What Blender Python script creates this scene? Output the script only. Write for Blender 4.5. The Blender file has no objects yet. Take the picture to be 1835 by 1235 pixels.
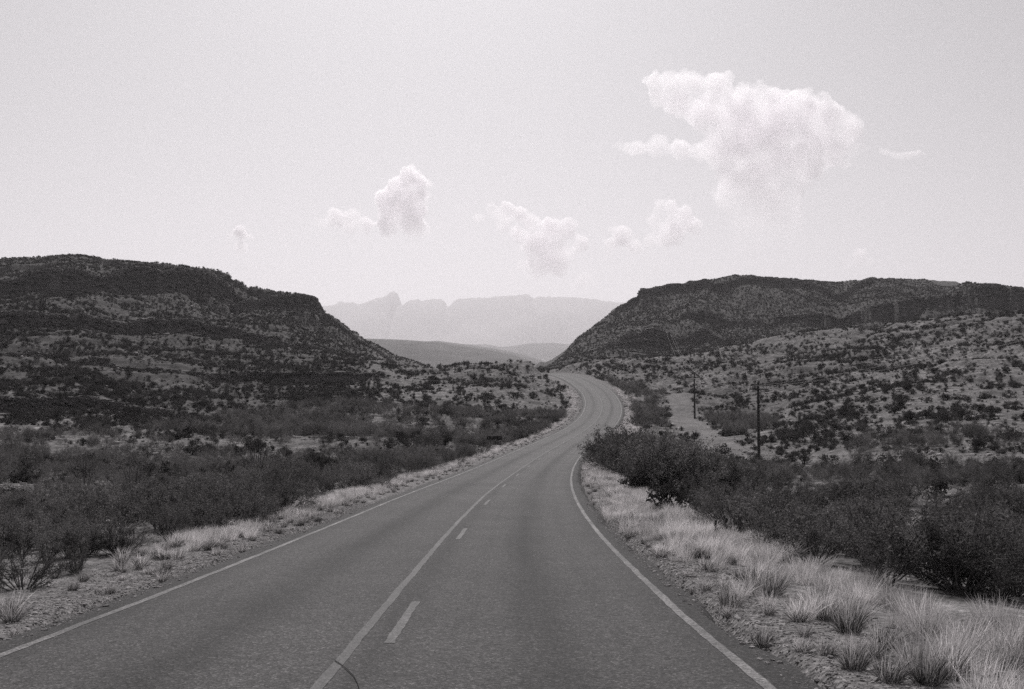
import bpy, math, random
import numpy as np

# ------------------------------------------------------------------ camera, sky, sun, exposure
scene = bpy.context.scene
C = scene.collection
R = math.radians
F, CX, HY = 1800.0, 917.5, 690.0          # photograph's focal length (px), centre column and eye-level row

cam_d = bpy.data.cameras.new('camera')
cam_d.sensor_width = 36.0
cam_d.lens = F / 1835.0 * 36.0
cam_d.shift_y = (HY - 617.5) / 1835.0
cam_d.clip_start = 0.1
cam_d.clip_end = 120000.0
cam = bpy.data.objects.new('camera', cam_d)
C.objects.link(cam)
cam.rotation_euler = (R(90), 0, 0)
scene.camera = cam

SUN_EL, SUN_AZ = R(47), R(-5)            # azimuth from +Y, positive to the right
world = bpy.data.worlds.new('World')
scene.world = world
world.use_nodes = True
wn, wl = world.node_tree.nodes, world.node_tree.links
sky = wn.new('ShaderNodeTexSky')
sky.sky_type = 'NISHITA'
sky.sun_disc = False
sky.sun_elevation = SUN_EL
sky.sun_rotation = SUN_AZ
sky.altitude = 700
sky.air_density = 1.0
sky.dust_density = 3.0
bw = wn.new('ShaderNodeRGBToBW')
tint = wn.new('ShaderNodeMix'); tint.data_type = 'RGBA'; tint.blend_type = 'MULTIPLY'
tint.inputs['Factor'].default_value = 1.0
tint.inputs['B'].default_value = (1.0, 0.978, 1.012, 1)
wl.new(sky.outputs[0], bw.inputs[0])
wl.new(bw.outputs[0], tint.inputs['A'])
bg = wn['Background']
bg.inputs[1].default_value = 0.087
wl.new(tint.outputs['Result'], bg.inputs[0])

sun_d = bpy.data.lights.new('sun', 'SUN')
sun_d.energy = 4.0
sun_d.angle = R(0.5)
sun_d.color = (1.0, 0.975, 0.965)
sun = bpy.data.objects.new('sun', sun_d)
C.objects.link(sun)
# the lamp shines along its -Z: its +Z looks at the sun
sun.rotation_euler = (math.pi / 2 - SUN_EL, 0, math.pi - SUN_AZ)

vs = scene.view_settings
vs.view_transform = 'Standard'; vs.look = 'None'; vs.exposure = 0.0; vs.gamma = 1.0
vs.use_curve_mapping = False
cy = scene.cycles
cy.max_bounces = 16; cy.diffuse_bounces = 3; cy.glossy_bounces = 2
cy.transmission_bounces = 3; cy.transparent_max_bounces = 8; cy.volume_bounces = 14
cy.use_denoising = False
cy.volume_step_rate = 0.5

rng = np.random.default_rng(7)
random.seed(7)

# ------------------------------------------------------------------ helpers
def _hash(ix, iy, seed):
    h = (ix.astype(np.int64) * 374761393 + iy.astype(np.int64) * 668265263 + seed * 974711) & 0x7fffffff
    h = ((h ^ (h >> 13)) * 1274126177) & 0x7fffffff
    h = (h ^ (h >> 16)) & 0xffff
    return h / 65535.0

def vnoise(x, y, seed=0):
    x = np.asarray(x, float); y = np.asarray(y, float)
    ix = np.floor(x); iy = np.floor(y)
    fx = x - ix; fy = y - iy
    fx = fx * fx * fx * (fx * (fx * 6 - 15) + 10); fy = fy * fy * fy * (fy * (fy * 6 - 15) + 10)
    a = _hash(ix, iy, seed); b = _hash(ix + 1, iy, seed); c = _hash(ix, iy + 1, seed); d = _hash(ix + 1, iy + 1, seed)
    return (a + (b - a) * fx + (c - a) * fy + (a - b - c + d) * fx * fy) * 2 - 1

def fbm(x, y, octv=4, seed=0, gain=0.5):
    s = 0.0; a = 1.0; t = 0.0
    for o in range(octv):
        ca, sa = math.cos(o * 0.7 + 0.3), math.sin(o * 0.7 + 0.3)
        s = s + a * vnoise((x * ca - y * sa) * 2 ** o, (x * sa + y * ca) * 2 ** o, seed + o * 17)
        t += a; a *= gain
    return s / t

def smooth(t):
    t = np.clip(t, 0, 1)
    return t * t * (3 - 2 * t)

def at(px, py, d):
    return np.array(((px - CX) / F * d, d, (HY - py) / F * d))

def pix(x, y, z):
    return CX + F * x / y, HY - F * z / y

def mesh_np(name, v, f, smooth_sh=False):
    """v (n,3); f (m,3) or (m,4) arrays, or a list of such arrays"""
    fl = f if isinstance(f, list) else [f]
    fl = [np.asarray(a, np.int32) for a in fl if len(a)]
    me = bpy.data.meshes.new(name)
    nv = len(v)
    me.vertices.add(nv)
    me.vertices.foreach_set('co', np.asarray(v, np.float32).ravel())
    nl = sum(a.size for a in fl); nf = sum(len(a) for a in fl)
    me.loops.add(nl); me.polygons.add(nf)
    me.loops.foreach_set('vertex_index', np.concatenate([a.ravel() for a in fl]))
    tot = np.concatenate([np.full(len(a), a.shape[1], np.int32) for a in fl])
    me.polygons.foreach_set('loop_start', np.concatenate([[0], np.cumsum(tot)[:-1]]).astype(np.int32))
    me.polygons.foreach_set('loop_total', tot)
    if smooth_sh:
        me.polygons.foreach_set('use_smooth', np.ones(nf, bool))
    me.update(calc_edges=True)
    me.validate()
    return me

def obj(name, me, mat=None, parent=None, loc=(0, 0, 0)):
    if mat is not None and not me.materials:
        me.materials.append(mat)
    o = bpy.data.objects.new(name, me)
    C.objects.link(o)
    o.parent = parent
    o.location = loc
    return o

def tag(o, label=None, cat=None, group=None, kind=None):
    if label: o['label'] = label
    if cat: o['category'] = cat
    if group: o['group'] = group
    if kind: o['kind'] = kind
    return o

def empty(name, loc, rz=0.0, s=1.0):
    o = bpy.data.objects.new(name, None)
    C.objects.link(o)
    o.location = loc; o.rotation_euler = (0, 0, rz); o.scale = (s, s, s)
    o.empty_display_size = 0.3
    return o

def tube(pts, rad, sides=6, cap=True):
    """swept tube along a polyline: verts, quads"""
    pts = np.asarray(pts, float); n = len(pts)
    rad = np.broadcast_to(np.asarray(rad, float), (n,))
    tg = np.gradient(pts, axis=0)
    tg /= np.linalg.norm(tg, axis=1)[:, None] + 1e-9
    up = np.where(np.abs(tg[:, 2:3]) > 0.9, np.array([[1.0, 0, 0]]), np.array([[0, 0, 1.0]]))
    a = np.cross(tg, up); a /= np.linalg.norm(a, axis=1)[:, None]
    b = np.cross(tg, a)
    th = np.arange(sides) / sides * 2 * math.pi
    v = pts[:, None] + rad[:, None, None] * (np.cos(th)[None, :, None] * a[:, None] + np.sin(th)[None, :, None] * b[:, None])
    v = v.reshape(-1, 3)
    i = np.arange(n - 1)[:, None] * sides; j = np.arange(sides)[None]; k = (j + 1) % sides
    q = np.stack([i + j, i + k, i + sides + k, i + sides + j], -1).reshape(-1, 4)
    if cap:
        v = np.vstack([v, pts[0], pts[-1]])
        c0, c1 = n * sides, n * sides + 1
        jj = np.arange(sides); kk = (jj + 1) % sides
        q = np.vstack([q, np.stack([np.full(sides, c0), kk, jj, jj], -1), np.stack([np.full(sides, c1), (n - 1) * sides + jj, (n - 1) * sides + kk, (n - 1) * sides + kk], -1)])
    tri = q[:, 2] == q[:, 3]
    return v, q[~tri], q[tri][:, :3]

class MB:
    def __init__(s): s.v = []; s.q = []; s.t = []; s.n = 0
    def add(s, v, q=None, t=None):
        s.v.append(np.asarray(v, float))
        if q is not None and len(q): s.q.append(np.asarray(q) + s.n)
        if t is not None and len(t): s.t.append(np.asarray(t) + s.n)
        s.n += len(v); return s
    def tube(s, pts, rad, sides=6, cap=True): return s.add(*tube(pts, rad, sides, cap))
    def box(s, c, d, rz=0.0):
        x, y, z = np.array(d) / 2
        v = np.array([(-x, -y, -z), (x, -y, -z), (x, y, -z), (-x, y, -z), (-x, -y, z), (x, -y, z), (x, y, z), (-x, y, z)])
        ca, sa = math.cos(rz), math.sin(rz)
        v = np.stack([v[:, 0] * ca - v[:, 1] * sa, v[:, 0] * sa + v[:, 1] * ca, v[:, 2]], 1) + np.array(c)
        return s.add(v, [(0, 3, 2, 1), (4, 5, 6, 7), (0, 1, 5, 4), (1, 2, 6, 5), (2, 3, 7, 6), (3, 0, 4, 7)])
    def mesh(s, name, sm=False):
        return mesh_np(name, np.vstack(s.v), [np.vstack(a) for a in (s.q, s.t) if a], sm)

# ------------------------------------------------------------------ materials (the film is monochrome: greys with a faint warm cast)
WARM = (1.0, 0.968, 0.972)
def grey(g): return (g * WARM[0], g * WARM[1], g * WARM[2], 1)

class NT:
    def __init__(s, name):
        s.m = bpy.data.materials.new(name); s.m.use_nodes = True
        s.t = s.m.node_tree; s.n = s.t.nodes; s.l = s.t.links
        s.b = s.n['Principled BSDF']; s.out = s.n['Material Output']
        s.b.inputs['Specular IOR Level'].default_value = 0.25
    def new(s, typ, **kw):
        nd = s.n.new(typ)
        for k, v in kw.items(): setattr(nd, k, v)
        return nd
    def link(s, a, b): s.l.new(a, b)
    def noise(s, vec, scale, detail=3, rough=0.55, dist=0.0):
        nd = s.new('ShaderNodeTexNoise'); nd.inputs['Scale'].default_value = scale
        nd.inputs['Detail'].default_value = detail; nd.inputs['Roughness'].default_value = rough; nd.inputs['Distortion'].default_value = dist
        if vec is not None: s.link(vec, nd.inputs['Vector'])
        return nd.outputs['Fac']
    def ramp(s, fac, stops, interp='LINEAR'):
        nd = s.new('ShaderNodeValToRGB'); cr = nd.color_ramp; cr.interpolation = interp
        while len(cr.elements) < len(stops): cr.elements.new(0.5)
        for e, (p, g) in zip(cr.elements, stops):
            e.position = p; e.color = (g, g, g, 1)
        s.link(fac, nd.inputs[0]); return nd.outputs[0]
    def math(s, op, a, b=None, clamp=False):
        nd = s.new('ShaderNodeMath', operation=op, use_clamp=clamp)
        for i, x in enumerate((a, b)):
            if x is None: continue
            if isinstance(x, (int, float)): nd.inputs[i].default_value = x
            else: s.link(x, nd.inputs[i])
        return nd.outputs[0]
    def lerp(s, f, a, b):
        nd = s.new('ShaderNodeMix', data_type='FLOAT')
        for k, x in (('Factor', f), ('A', a), ('B', b)):
            if isinstance(x, (int, float)): nd.inputs[k].default_value = x
            else: s.link(x, nd.inputs[k])
        return nd.outputs['Result']
    def colour(s, g):
        nd = s.new('ShaderNodeMix', data_type='RGBA', blend_type='MULTIPLY')
        nd.inputs['Factor'].default_value = 1.0
        s.link(g, nd.inputs['A']); nd.inputs['B'].default_value = (*WARM, 1)
        return nd.outputs['Result']
    def base(s, g): s.link(s.colour(g), s.b.inputs['Base Color'])
    def bump(s, h, strength, dist):
        nd = s.new('ShaderNodeBump'); nd.inputs['Strength'].default_value = strength; nd.inputs['Distance'].default_value = dist
        s.link(h, nd.inputs['Height']); s.link(nd.outputs[0], s.b.inputs['Normal'])

def mat_ground(name):
    t = NT(name)
    pos = t.new('ShaderNodeNewGeometry').outputs['Position']
    big = t.noise(pos, 0.035, 4, 0.6)
    mid = t.noise(pos, 0.5, 4, 0.65)
    fine = t.noise(pos, 9.0, 3, 0.7)
    att = t.new('ShaderNodeAttribute', attribute_name='bare').outputs['Fac']
    rock = t.new('ShaderNodeAttribute', attribute_name='rock').outputs['Fac']
    soil = t.ramp(mid, [(0.30, 0.055), (0.46, 0.12), (0.60, 0.19), (0.76, 0.33)])
    soil = t.math('MULTIPLY', soil, t.ramp(big, [(0.3, 0.75), (0.7, 1.15)]))
    soil = t.math('MULTIPLY', soil, t.ramp(t.noise(pos, 2.3, 4, 0.7), [(0.32, 0.55), (0.5, 1.0), (0.68, 1.55)]))
    soil = t.math('MULTIPLY', soil, t.lerp(t.new('ShaderNodeAttribute', attribute_name='litter').outputs['Fac'], 1.0, 0.5))
    soil = t.lerp(att, soil, 0.19)
    vor = t.new('ShaderNodeTexVoronoi'); vor.inputs['Scale'].default_value = 14.0; t.link(pos, vor.inputs['Vector'])
    peb = t.new('ShaderNodeSeparateColor'); t.link(vor.outputs['Color'], peb.inputs[0])
    soil = t.math('MULTIPLY', soil, t.ramp(peb.outputs[0], [(0.0, 0.55), (0.6, 1.0), (0.9, 1.3), (1.0, 1.7)]))
    # dark desert varnish on weathered limestone faces, streaked along the strata
    sep = t.new('ShaderNodeSeparateXYZ'); t.link(pos, sep.inputs[0])
    cmb = t.new('ShaderNodeCombineXYZ')
    t.link(t.math('MULTIPLY', sep.outputs[0], 0.12), cmb.inputs[0]); t.link(t.math('MULTIPLY', sep.outputs[1], 0.12), cmb.inputs[1]); t.link(sep.outputs[2], cmb.inputs[2])
    strat = t.noise(cmb.outputs[0], 1.1, 4, 0.6)
    rk = t.ramp(strat, [(0.32, 0.05), (0.5, 0.09), (0.68, 0.16)])
    g = t.lerp(rock, soil, rk)
    g = t.math('MULTIPLY', g, t.ramp(fine, [(0.25, 0.75), (0.75, 1.25)]))
    t.base(g)
    t.b.inputs['Roughness'].default_value = 0.95
    t.b.inputs['Specular IOR Level'].default_value = 0.1
    t.bump(t.math('ADD', t.math('MULTIPLY', vor.outputs['Distance'], 0.5), fine), 0.7, 0.06)
    return t.m

def mat_road():
    t = NT('asphalt_chipseal')
    uv = t.new('ShaderNodeUVMap', uv_map='road').outputs[0]
    pos = t.new('ShaderNodeNewGeometry').outputs['Position']
    sep = t.new('ShaderNodeSeparateXYZ'); t.link(uv, sep.inputs[0])
    u, v = sep.outputs[0], sep.outputs[1]
    wob = t.new('ShaderNodeCombineXYZ'); t.link(t.math('MULTIPLY', u, 0.9), wob.inputs[0]); t.link(t.math('MULTIPLY', v, 0.05), wob.inputs[1])
    streak = t.noise(wob.outputs[0], 1.6, 4, 0.6)
    uu = t.math('ADD', u, t.math('MULTIPLY', t.math('SUBTRACT', streak, 0.5), 0.5))
    dark = 0.0
    for c, w, a in ((-1.72, 0.42, 0.5), (1.68, 0.42, 0.52), (0.05, 0.26, 0.34), (-3.3, 0.3, 0.28), (3.3, 0.28, 0.26), (-2.6, 0.12, 0.14), (0.85, 0.1, 0.12), (2.55, 0.12, 0.14)):
        e = t.math('MULTIPLY', t.math('EXPONENT', t.math('MULTIPLY', t.math('POWER', t.math('DIVIDE', t.math('SUBTRACT', uu, c), w), 2.0), -1.0)), a)
        dark = e if isinstance(dark, float) else t.math('ADD', dark, e)
    dark = t.math('MULTIPLY', dark, t.ramp(streak, [(0.3, 0.55), (0.7, 1.2)]))
    g = t.math('SUBTRACT', 1.12, t.math('MULTIPLY', dark, 1.05))
    g = t.math('SUBTRACT', g, t.math('MULTIPLY', t.math('GREATER_THAN', t.math('ABSOLUTE', u), 3.46), 0.34))
    patch = t.noise(pos, 0.35, 4, 0.6)
    g = t.math('MULTIPLY', g, t.ramp(patch, [(0.3, 0.86), (0.7, 1.1)]))
    vor = t.new('ShaderNodeTexVoronoi'); vor.inputs['Scale'].default_value = 55.0; t.link(pos, vor.inputs['Vector'])
    sp = t.new('ShaderNodeSeparateColor'); t.link(vor.outputs['Color'], sp.inputs[0])
    chips = t.ramp(sp.outputs[0], [(0.0, 0.42), (0.5, 0.9), (0.88, 1.3), (1.0, 2.6)])
    fine = t.noise(pos, 22.0, 3, 0.7)
    mott = t.noise(pos, 8.0, 4, 0.75)
    g = t.math('MULTIPLY', g, t.ramp(mott, [(0.3, 0.72), (0.7, 1.28)]))
    g = t.math('MULTIPLY', g, chips)
    g = t.math('MULTIPLY', g, t.ramp(fine, [(0.25, 0.75), (0.75, 1.25)]))
    # grazing glare painted into the colour: chipseal paler with distance along the road
    far_glare = t.new('ShaderNodeMapRange'); far_glare.interpolation_type = 'SMOOTHSTEP'
    t.link(t.math('ADD', v, t.math('MULTIPLY', t.math('SUBTRACT', patch, 0.5), 40.0)), far_glare.inputs[0])
    far_glare.inputs[1].default_value = 5.0; far_glare.inputs[2].default_value = 130.0; far_glare.inputs[3].default_value = 0.88; far_glare.inputs[4].default_value = 1.3
    g = t.math('MULTIPLY', g, far_glare.outputs[0])
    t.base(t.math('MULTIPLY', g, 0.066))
    t.b.inputs['Roughness'].default_value = 0.78
    t.b.inputs['Specular IOR Level'].default_value = 0.14
    t.bump(vor.outputs['Distance'], 0.6, 0.008)
    return t.m

def mat_paint(g0, wear):
    t = NT('worn_road_paint')
    pos = t.new('ShaderNodeNewGeometry').outputs['Position']
    n = t.noise(pos, 24.0, 4, 0.8)
    n2 = t.noise(pos, 0.5, 4, 0.65)
    f = t.math('ADD', n, t.math('MULTIPLY', t.math('SUBTRACT', n2, 0.5), 0.7))
    vor = t.new('ShaderNodeTexVoronoi'); vor.inputs['Scale'].default_value = 48.0; t.link(pos, vor.inputs['Vector'])
    sp = t.new('ShaderNodeSeparateColor'); t.link(vor.outputs['Color'], sp.inputs[0])
    chips = t.ramp(sp.outputs[0], [(0.0, 0.5), (0.5, 0.95), (0.88, 1.25), (1.0, 1.6)])
    t.base(t.math('MULTIPLY', chips, t.ramp(f, [(wear - 0.06, 0.062), (wear + 0.10, g0 * 0.8), (0.8, g0)])))
    t.bump(vor.outputs['Distance'], 0.5, 0.006)
    t.b.inputs['Roughness'].default_value = 0.7
    return t.m

def mat_plain(name, g, var=0.25, scale=3.0, rough=0.8, spec=0.2):
    t = NT(name)
    co = t.new('ShaderNodeNewGeometry').outputs['Position']
    n = t.noise(co, scale, 4, 0.65)
    t.base(t.ramp(n, [(0.25, g * (1 - var)), (0.75, g * (1 + var))]))
    t.b.inputs['Roughness'].default_value = rough
    t.b.inputs['Specular IOR Level'].default_value = spec
    return t.m

def mat_leaf(name, g, trans=0.3, var=0.35):
    t = NT(name)
    oi = t.new('ShaderNodeObjectInfo').outputs['Random']
    ge = t.new('ShaderNodeNewGeometry')
    n = t.noise(ge.outputs['Position'], 1.7, 3, 0.7)
    k = t.math('MULTIPLY', t.ramp(ge.outputs['Random Per Island'], [(0.0, 1 - var), (1.0, 1 + var)]), t.ramp(oi, [(0.0, 0.6), (1.0, 1.5)]))
    k = t.math('MULTIPLY', k, t.ramp(n, [(0.3, 0.8), (0.7, 1.2)]))
    col = t.colour(t.math('MULTIPLY', k, g))
    d = t.new('ShaderNodeBsdfDiffuse'); tr = t.new('ShaderNodeBsdfTranslucent'); mx = t.new('ShaderNodeMixShader')
    t.link(col, d.inputs[0]); t.link(col, tr.inputs[0]); mx.inputs[0].default_value = trans
    t.link(d.outputs[0], mx.inputs[1]); t.link(tr.outputs[0], mx.inputs[2]); t.link(mx.outputs[0], t.out.inputs[0])
    return t.m

def mat_stone(name, lo, hi):
    t = NT(name)
    oi = t.new('ShaderNodeObjectInfo').outputs['Random']
    co = t.new('ShaderNodeTexCoord').outputs['Object']
    n = t.noise(co, 3.0, 5, 0.7)
    g = t.math('MULTIPLY', t.ramp(n, [(0.25, lo), (0.75, hi)]), t.ramp(oi, [(0.0, 0.6), (1.0, 1.2)]))
    t.base(g); t.b.inputs['Roughness'].default_value = 0.92
    t.bump(n, 0.6, 0.08)
    return t.m

M_GROUND = mat_ground('stony_desert_soil')
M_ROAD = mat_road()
M_WHITE = mat_paint(0.24, 0.50)
M_YELLOW = mat_paint(0.15, 0.57)
M_FADED = mat_paint(0.115, 0.52)
M_DASH = mat_paint(0.18, 0.50)
M_LEAF = mat_leaf('shrub_leaf', 0.12, 0.45)
M_LEAF2 = mat_leaf('slope_shrub_leaf', 0.06, 0.25)
M_TWIG = mat_plain('dry_twig', 0.12, 0.3, 6)
M_GRASS = mat_leaf('dry_grass', 0.52, 0.5, 0.4)
M_GRASSD = mat_leaf('green_grass_base', 0.11, 0.25, 0.3)
M_STONE = mat_stone('limestone', 0.22, 0.42)
M_PEBBLE = mat_stone('verge_gravel', 0.22, 0.48)
M_LEDGE = mat_stone('varnished_limestone', 0.07, 0.17)
M_WOOD = mat_plain('creosoted_wood', 0.035, 0.3, 5)
M_METAL = mat_plain('weathered_steel', 0.12, 0.2, 4, 0.5, 0.5)
M_SIGN = mat_plain('dark_sign_back', 0.03, 0.2, 3)
M_CERAMIC = mat_plain('insulator_glass', 0.25, 0.1, 8, 0.3, 0.5)
M_WIRE = mat_plain('aluminium_wire', 0.25, 0.1, 8, 0.45, 0.5)
M_CACTUS = mat_plain('cactus_skin', 0.09, 0.25, 9, 0.6)
M_SOTOL = mat_leaf('sotol_blade', 0.22, 0.2, 0.25)
M_OCO = mat_plain('ocotillo_cane', 0.10, 0.3, 8)

# ------------------------------------------------------------------ the road's line (plan curvature and grade along its length)
KN = np.array([0, 15, 30, 45, 60, 80, 100, 125, 150, 180, 210, 240, 270, 300, 320, 420, 560.])
KK = np.array([.00116, .00161, .00154, .00133, .00128, .00154, .00175, .00095, -.00101, -.00239, -.00342, -.0011, -.0004, -.003, -.009, -.006, 0.0])
GG = np.array([-.0887, -.0669, -.0536, -.0517, -.0414, -.0261, -.0118, .0048, .0316, .067, .0874, .0752, .0534, .0327, .012, -.03, -.06])
DS = 1.0
RS = np.arange(0, 520, DS)
_k = np.interp(RS, KN, KK); _g = np.interp(RS, KN, GG)
RT = -0.0167 + np.concatenate([[0], np.cumsum(_k[:-1] * DS)])
RX = -1.279 + np.concatenate([[0], np.cumsum(np.sin(RT[:-1]) * DS)])
RY = 2.0 + np.concatenate([[0], np.cumsum(np.cos(RT[:-1]) * DS)])
RZ = -1.885 + np.concatenate([[0], np.cumsum(_g[:-1] * DS)])
_b = np.arange(60, 0, -DS)                                  # behind the camera: straight on, easing level
RX = np.concatenate([RX[0] - np.sin(RT[0]) * _b, RX]); RY = np.concatenate([RY[0] - np.cos(RT[0]) * _b, RY])
RZ = np.concatenate([RZ[0] + 0.0887 * 40 * (1 - np.exp(-_b / 40)), RZ]); RT = np.concatenate([np.full(60, RT[0]), RT])
RS = np.concatenate([-_b, RS])
HWL, HWR = 3.80, 3.76

def road_near(x, y):
    """signed lateral offset (right positive), road height and station of the nearest centreline point"""
    x = np.asarray(x, float).ravel(); y = np.asarray(y, float).ravel()
    lat = np.full(x.shape, 999.0); zr = np.zeros(x.shape); st = np.zeros(x.shape)
    near = np.where((y > -70) & (y < 520) & (np.abs(x) < 330))[0]
    for c in range(0, len(near), 60000):
        ii = near[c:c + 60000]
        sub = slice(0, None, 2)
        d2 = (x[ii, None] - RX[None, sub]) ** 2 + (y[ii, None] - RY[None, sub]) ** 2
        j = d2.argmin(1) * 2
        dx = x[ii] - RX[j]; dy = y[ii] - RY[j]
        al = dx * np.sin(RT[j]) + dy * np.cos(RT[j])
        la = dx * np.cos(RT[j]) - dy * np.sin(RT[j])
        far = np.abs(al) > 3
        lat[ii] = np.where(far, np.sign(la + 1e-9) * np.hypot(la, al), la)
        zr[ii] = RZ[j] + al * np.gradient(RZ)[j]
        st[ii] = RS[j] + al
    return lat, zr, st

# ------------------------------------------------------------------ terrain: surveyed points, ledges and noise
def interp_px(px, pts):
    pts = np.array(pts, float)
    return np.interp(px, pts[:, 0], pts[:, 1])

# rock ledges: where they run (bearing -> distance), how high they stand (bearing -> metres), face width
LEDGES = [
    (([-700, 136], [0, 136], [200, 140]), ([-700, 2.4], [150, 2.4], [195, 1.6], [230, 0.9], [330, 0.9], [380, 0]), 1.0, 4),
    (([-700, 262], [0, 262], [200, 270], [300, 284], [430, 300], [640, 330]), ([-700, 6.0], [300, 5.5], [430, 4.0], [520, 1.8], [600, .9], [660, 0]), 2.2, 9),
    (([-700, 338], [0, 340], [100, 345], [300, 372], [420, 398], [440, 402]), ([-700, 10], [100, 10.5], [380, 9.5], [420, 8], [445, 0]), 3.0, 10),
    (([400, 390], [500, 398], [580, 402], [600, 404]), ([400, 2.5], [440, 5], [520, 6.5], [575, 7.0], [600, 3], [640, 1.5], [660, 0]), 2.2, 7),
    (([-700, 205], [300, 215], [560, 225], [700, 240]), ([-700, 1.2], [120, 1.6], [300, 1.0], [560, 1.8], [680, 1.2], [720, 0]), 1.2, 8),
    (([1000, 590], [1150, 600], [1500, 615], [1700, 640]), ([1090, 0], [1140, 5], [1300, 6], [1480, 4], [1600, 1], [1700, 0]), 3.0, 10),
    (([1130, 505], [1300, 520], [1500, 512], [1835, 490], [2500, 470]), ([1130, 0], [1200, 2], [1320, 8], [1440, 5], [1560, 9], [1800, 9], [2500, 9]), 3.0, 16),
    (([1080, 455], [1250, 470], [1400, 470]), ([1080, 0], [1130, 7], [1235, 7.5], [1290, 2], [1400, 0]), 2.5, 9),
]

# shoulders where a hill end steps down sideways: bearing, from, to, drop, width (px)
SHOULDERS = [(414, 375, 520, 3.5, 9), (577, 385, 540, 3.8, 14), (640, 385, 540, 1.6, 8), (-1146, 585, 780, 4.0, 9), (-1092, 560, 760, 2.5, 12)]

def bearing_px(x, y):
    a = np.clip(np.arctan2(x, np.maximum(y, 1e-3)), -1.2, 1.2)
    return CX + F * np.tan(a)

def ledge_line(i, x, y, px):
    dp, hp, w, sc = LEDGES[i]
    return interp_px(px, dp) + sc * fbm(x / 38.0, y / 90.0, 4, 60 + i) * 1.3 + 0.28 * sc * vnoise(x / 6.0, y / 20.0, 80 + i) + 0.12 * sc * vnoise(x / 1.9, y / 9.0, 85 + i)

def ledges(x, y):
    px = bearing_px(x, y)
    z = np.zeros_like(px)
    for i, (dp, hp, w, sc) in enumerate(LEDGES):
        h = interp_px(px, hp)
        h = h * np.clip(0.85 + (0.12 if i in (2, 3, 5) else 1.0) * fbm(x / 24.0, y / 60.0, 3, 180 + i), 0.15, 1.25)
        dc = ledge_line(i, x, y, px)
        z += h * smooth((y - dc) / (w * (1 + 0.5 * vnoise(x / 12.0, y / 50.0, 90 + i))) + 0.5)
    for i, (pc, d0, d1, h, w) in enumerate(SHOULDERS):
        sg_ = -1 if pc < 0 else 1
        z += h * smooth(sg_ * (abs(pc) - px + 5 * vnoise(y / 9.0, x / 60.0, 140 + i)) / w + 0.5) * smooth((y - d0) / 8.0) * (1 - smooth((y - d1) / 80.0)) * (1 - smooth((sg_ * (abs(pc) - px) - 35) / 60.0))
    z *= (y > 20)
    return z

def ledge_face(x, y):
    """1 on the faces of the ledges, 0 off them"""
    px = bearing_px(x, y)
    f = np.zeros_like(px)
    for i, (dp, hp, w, sc) in enumerate(LEDGES):
        h = interp_px(px, hp)
        h = h * np.clip(0.85 + (0.12 if i in (2, 3, 5) else 1.0) * fbm(x / 24.0, y / 60.0, 3, 180 + i), 0.15, 1.25)
        dc = ledge_line(i, x, y, px)
        t = (y - dc) / (w * 1.25) + 0.5
        f = np.maximum(f, smooth(h / 4.0) * smooth((t + 0.25) / 0.25) * (1 - smooth((t - 1.0) / 0.2)))
    return f * (y > 20)

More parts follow.
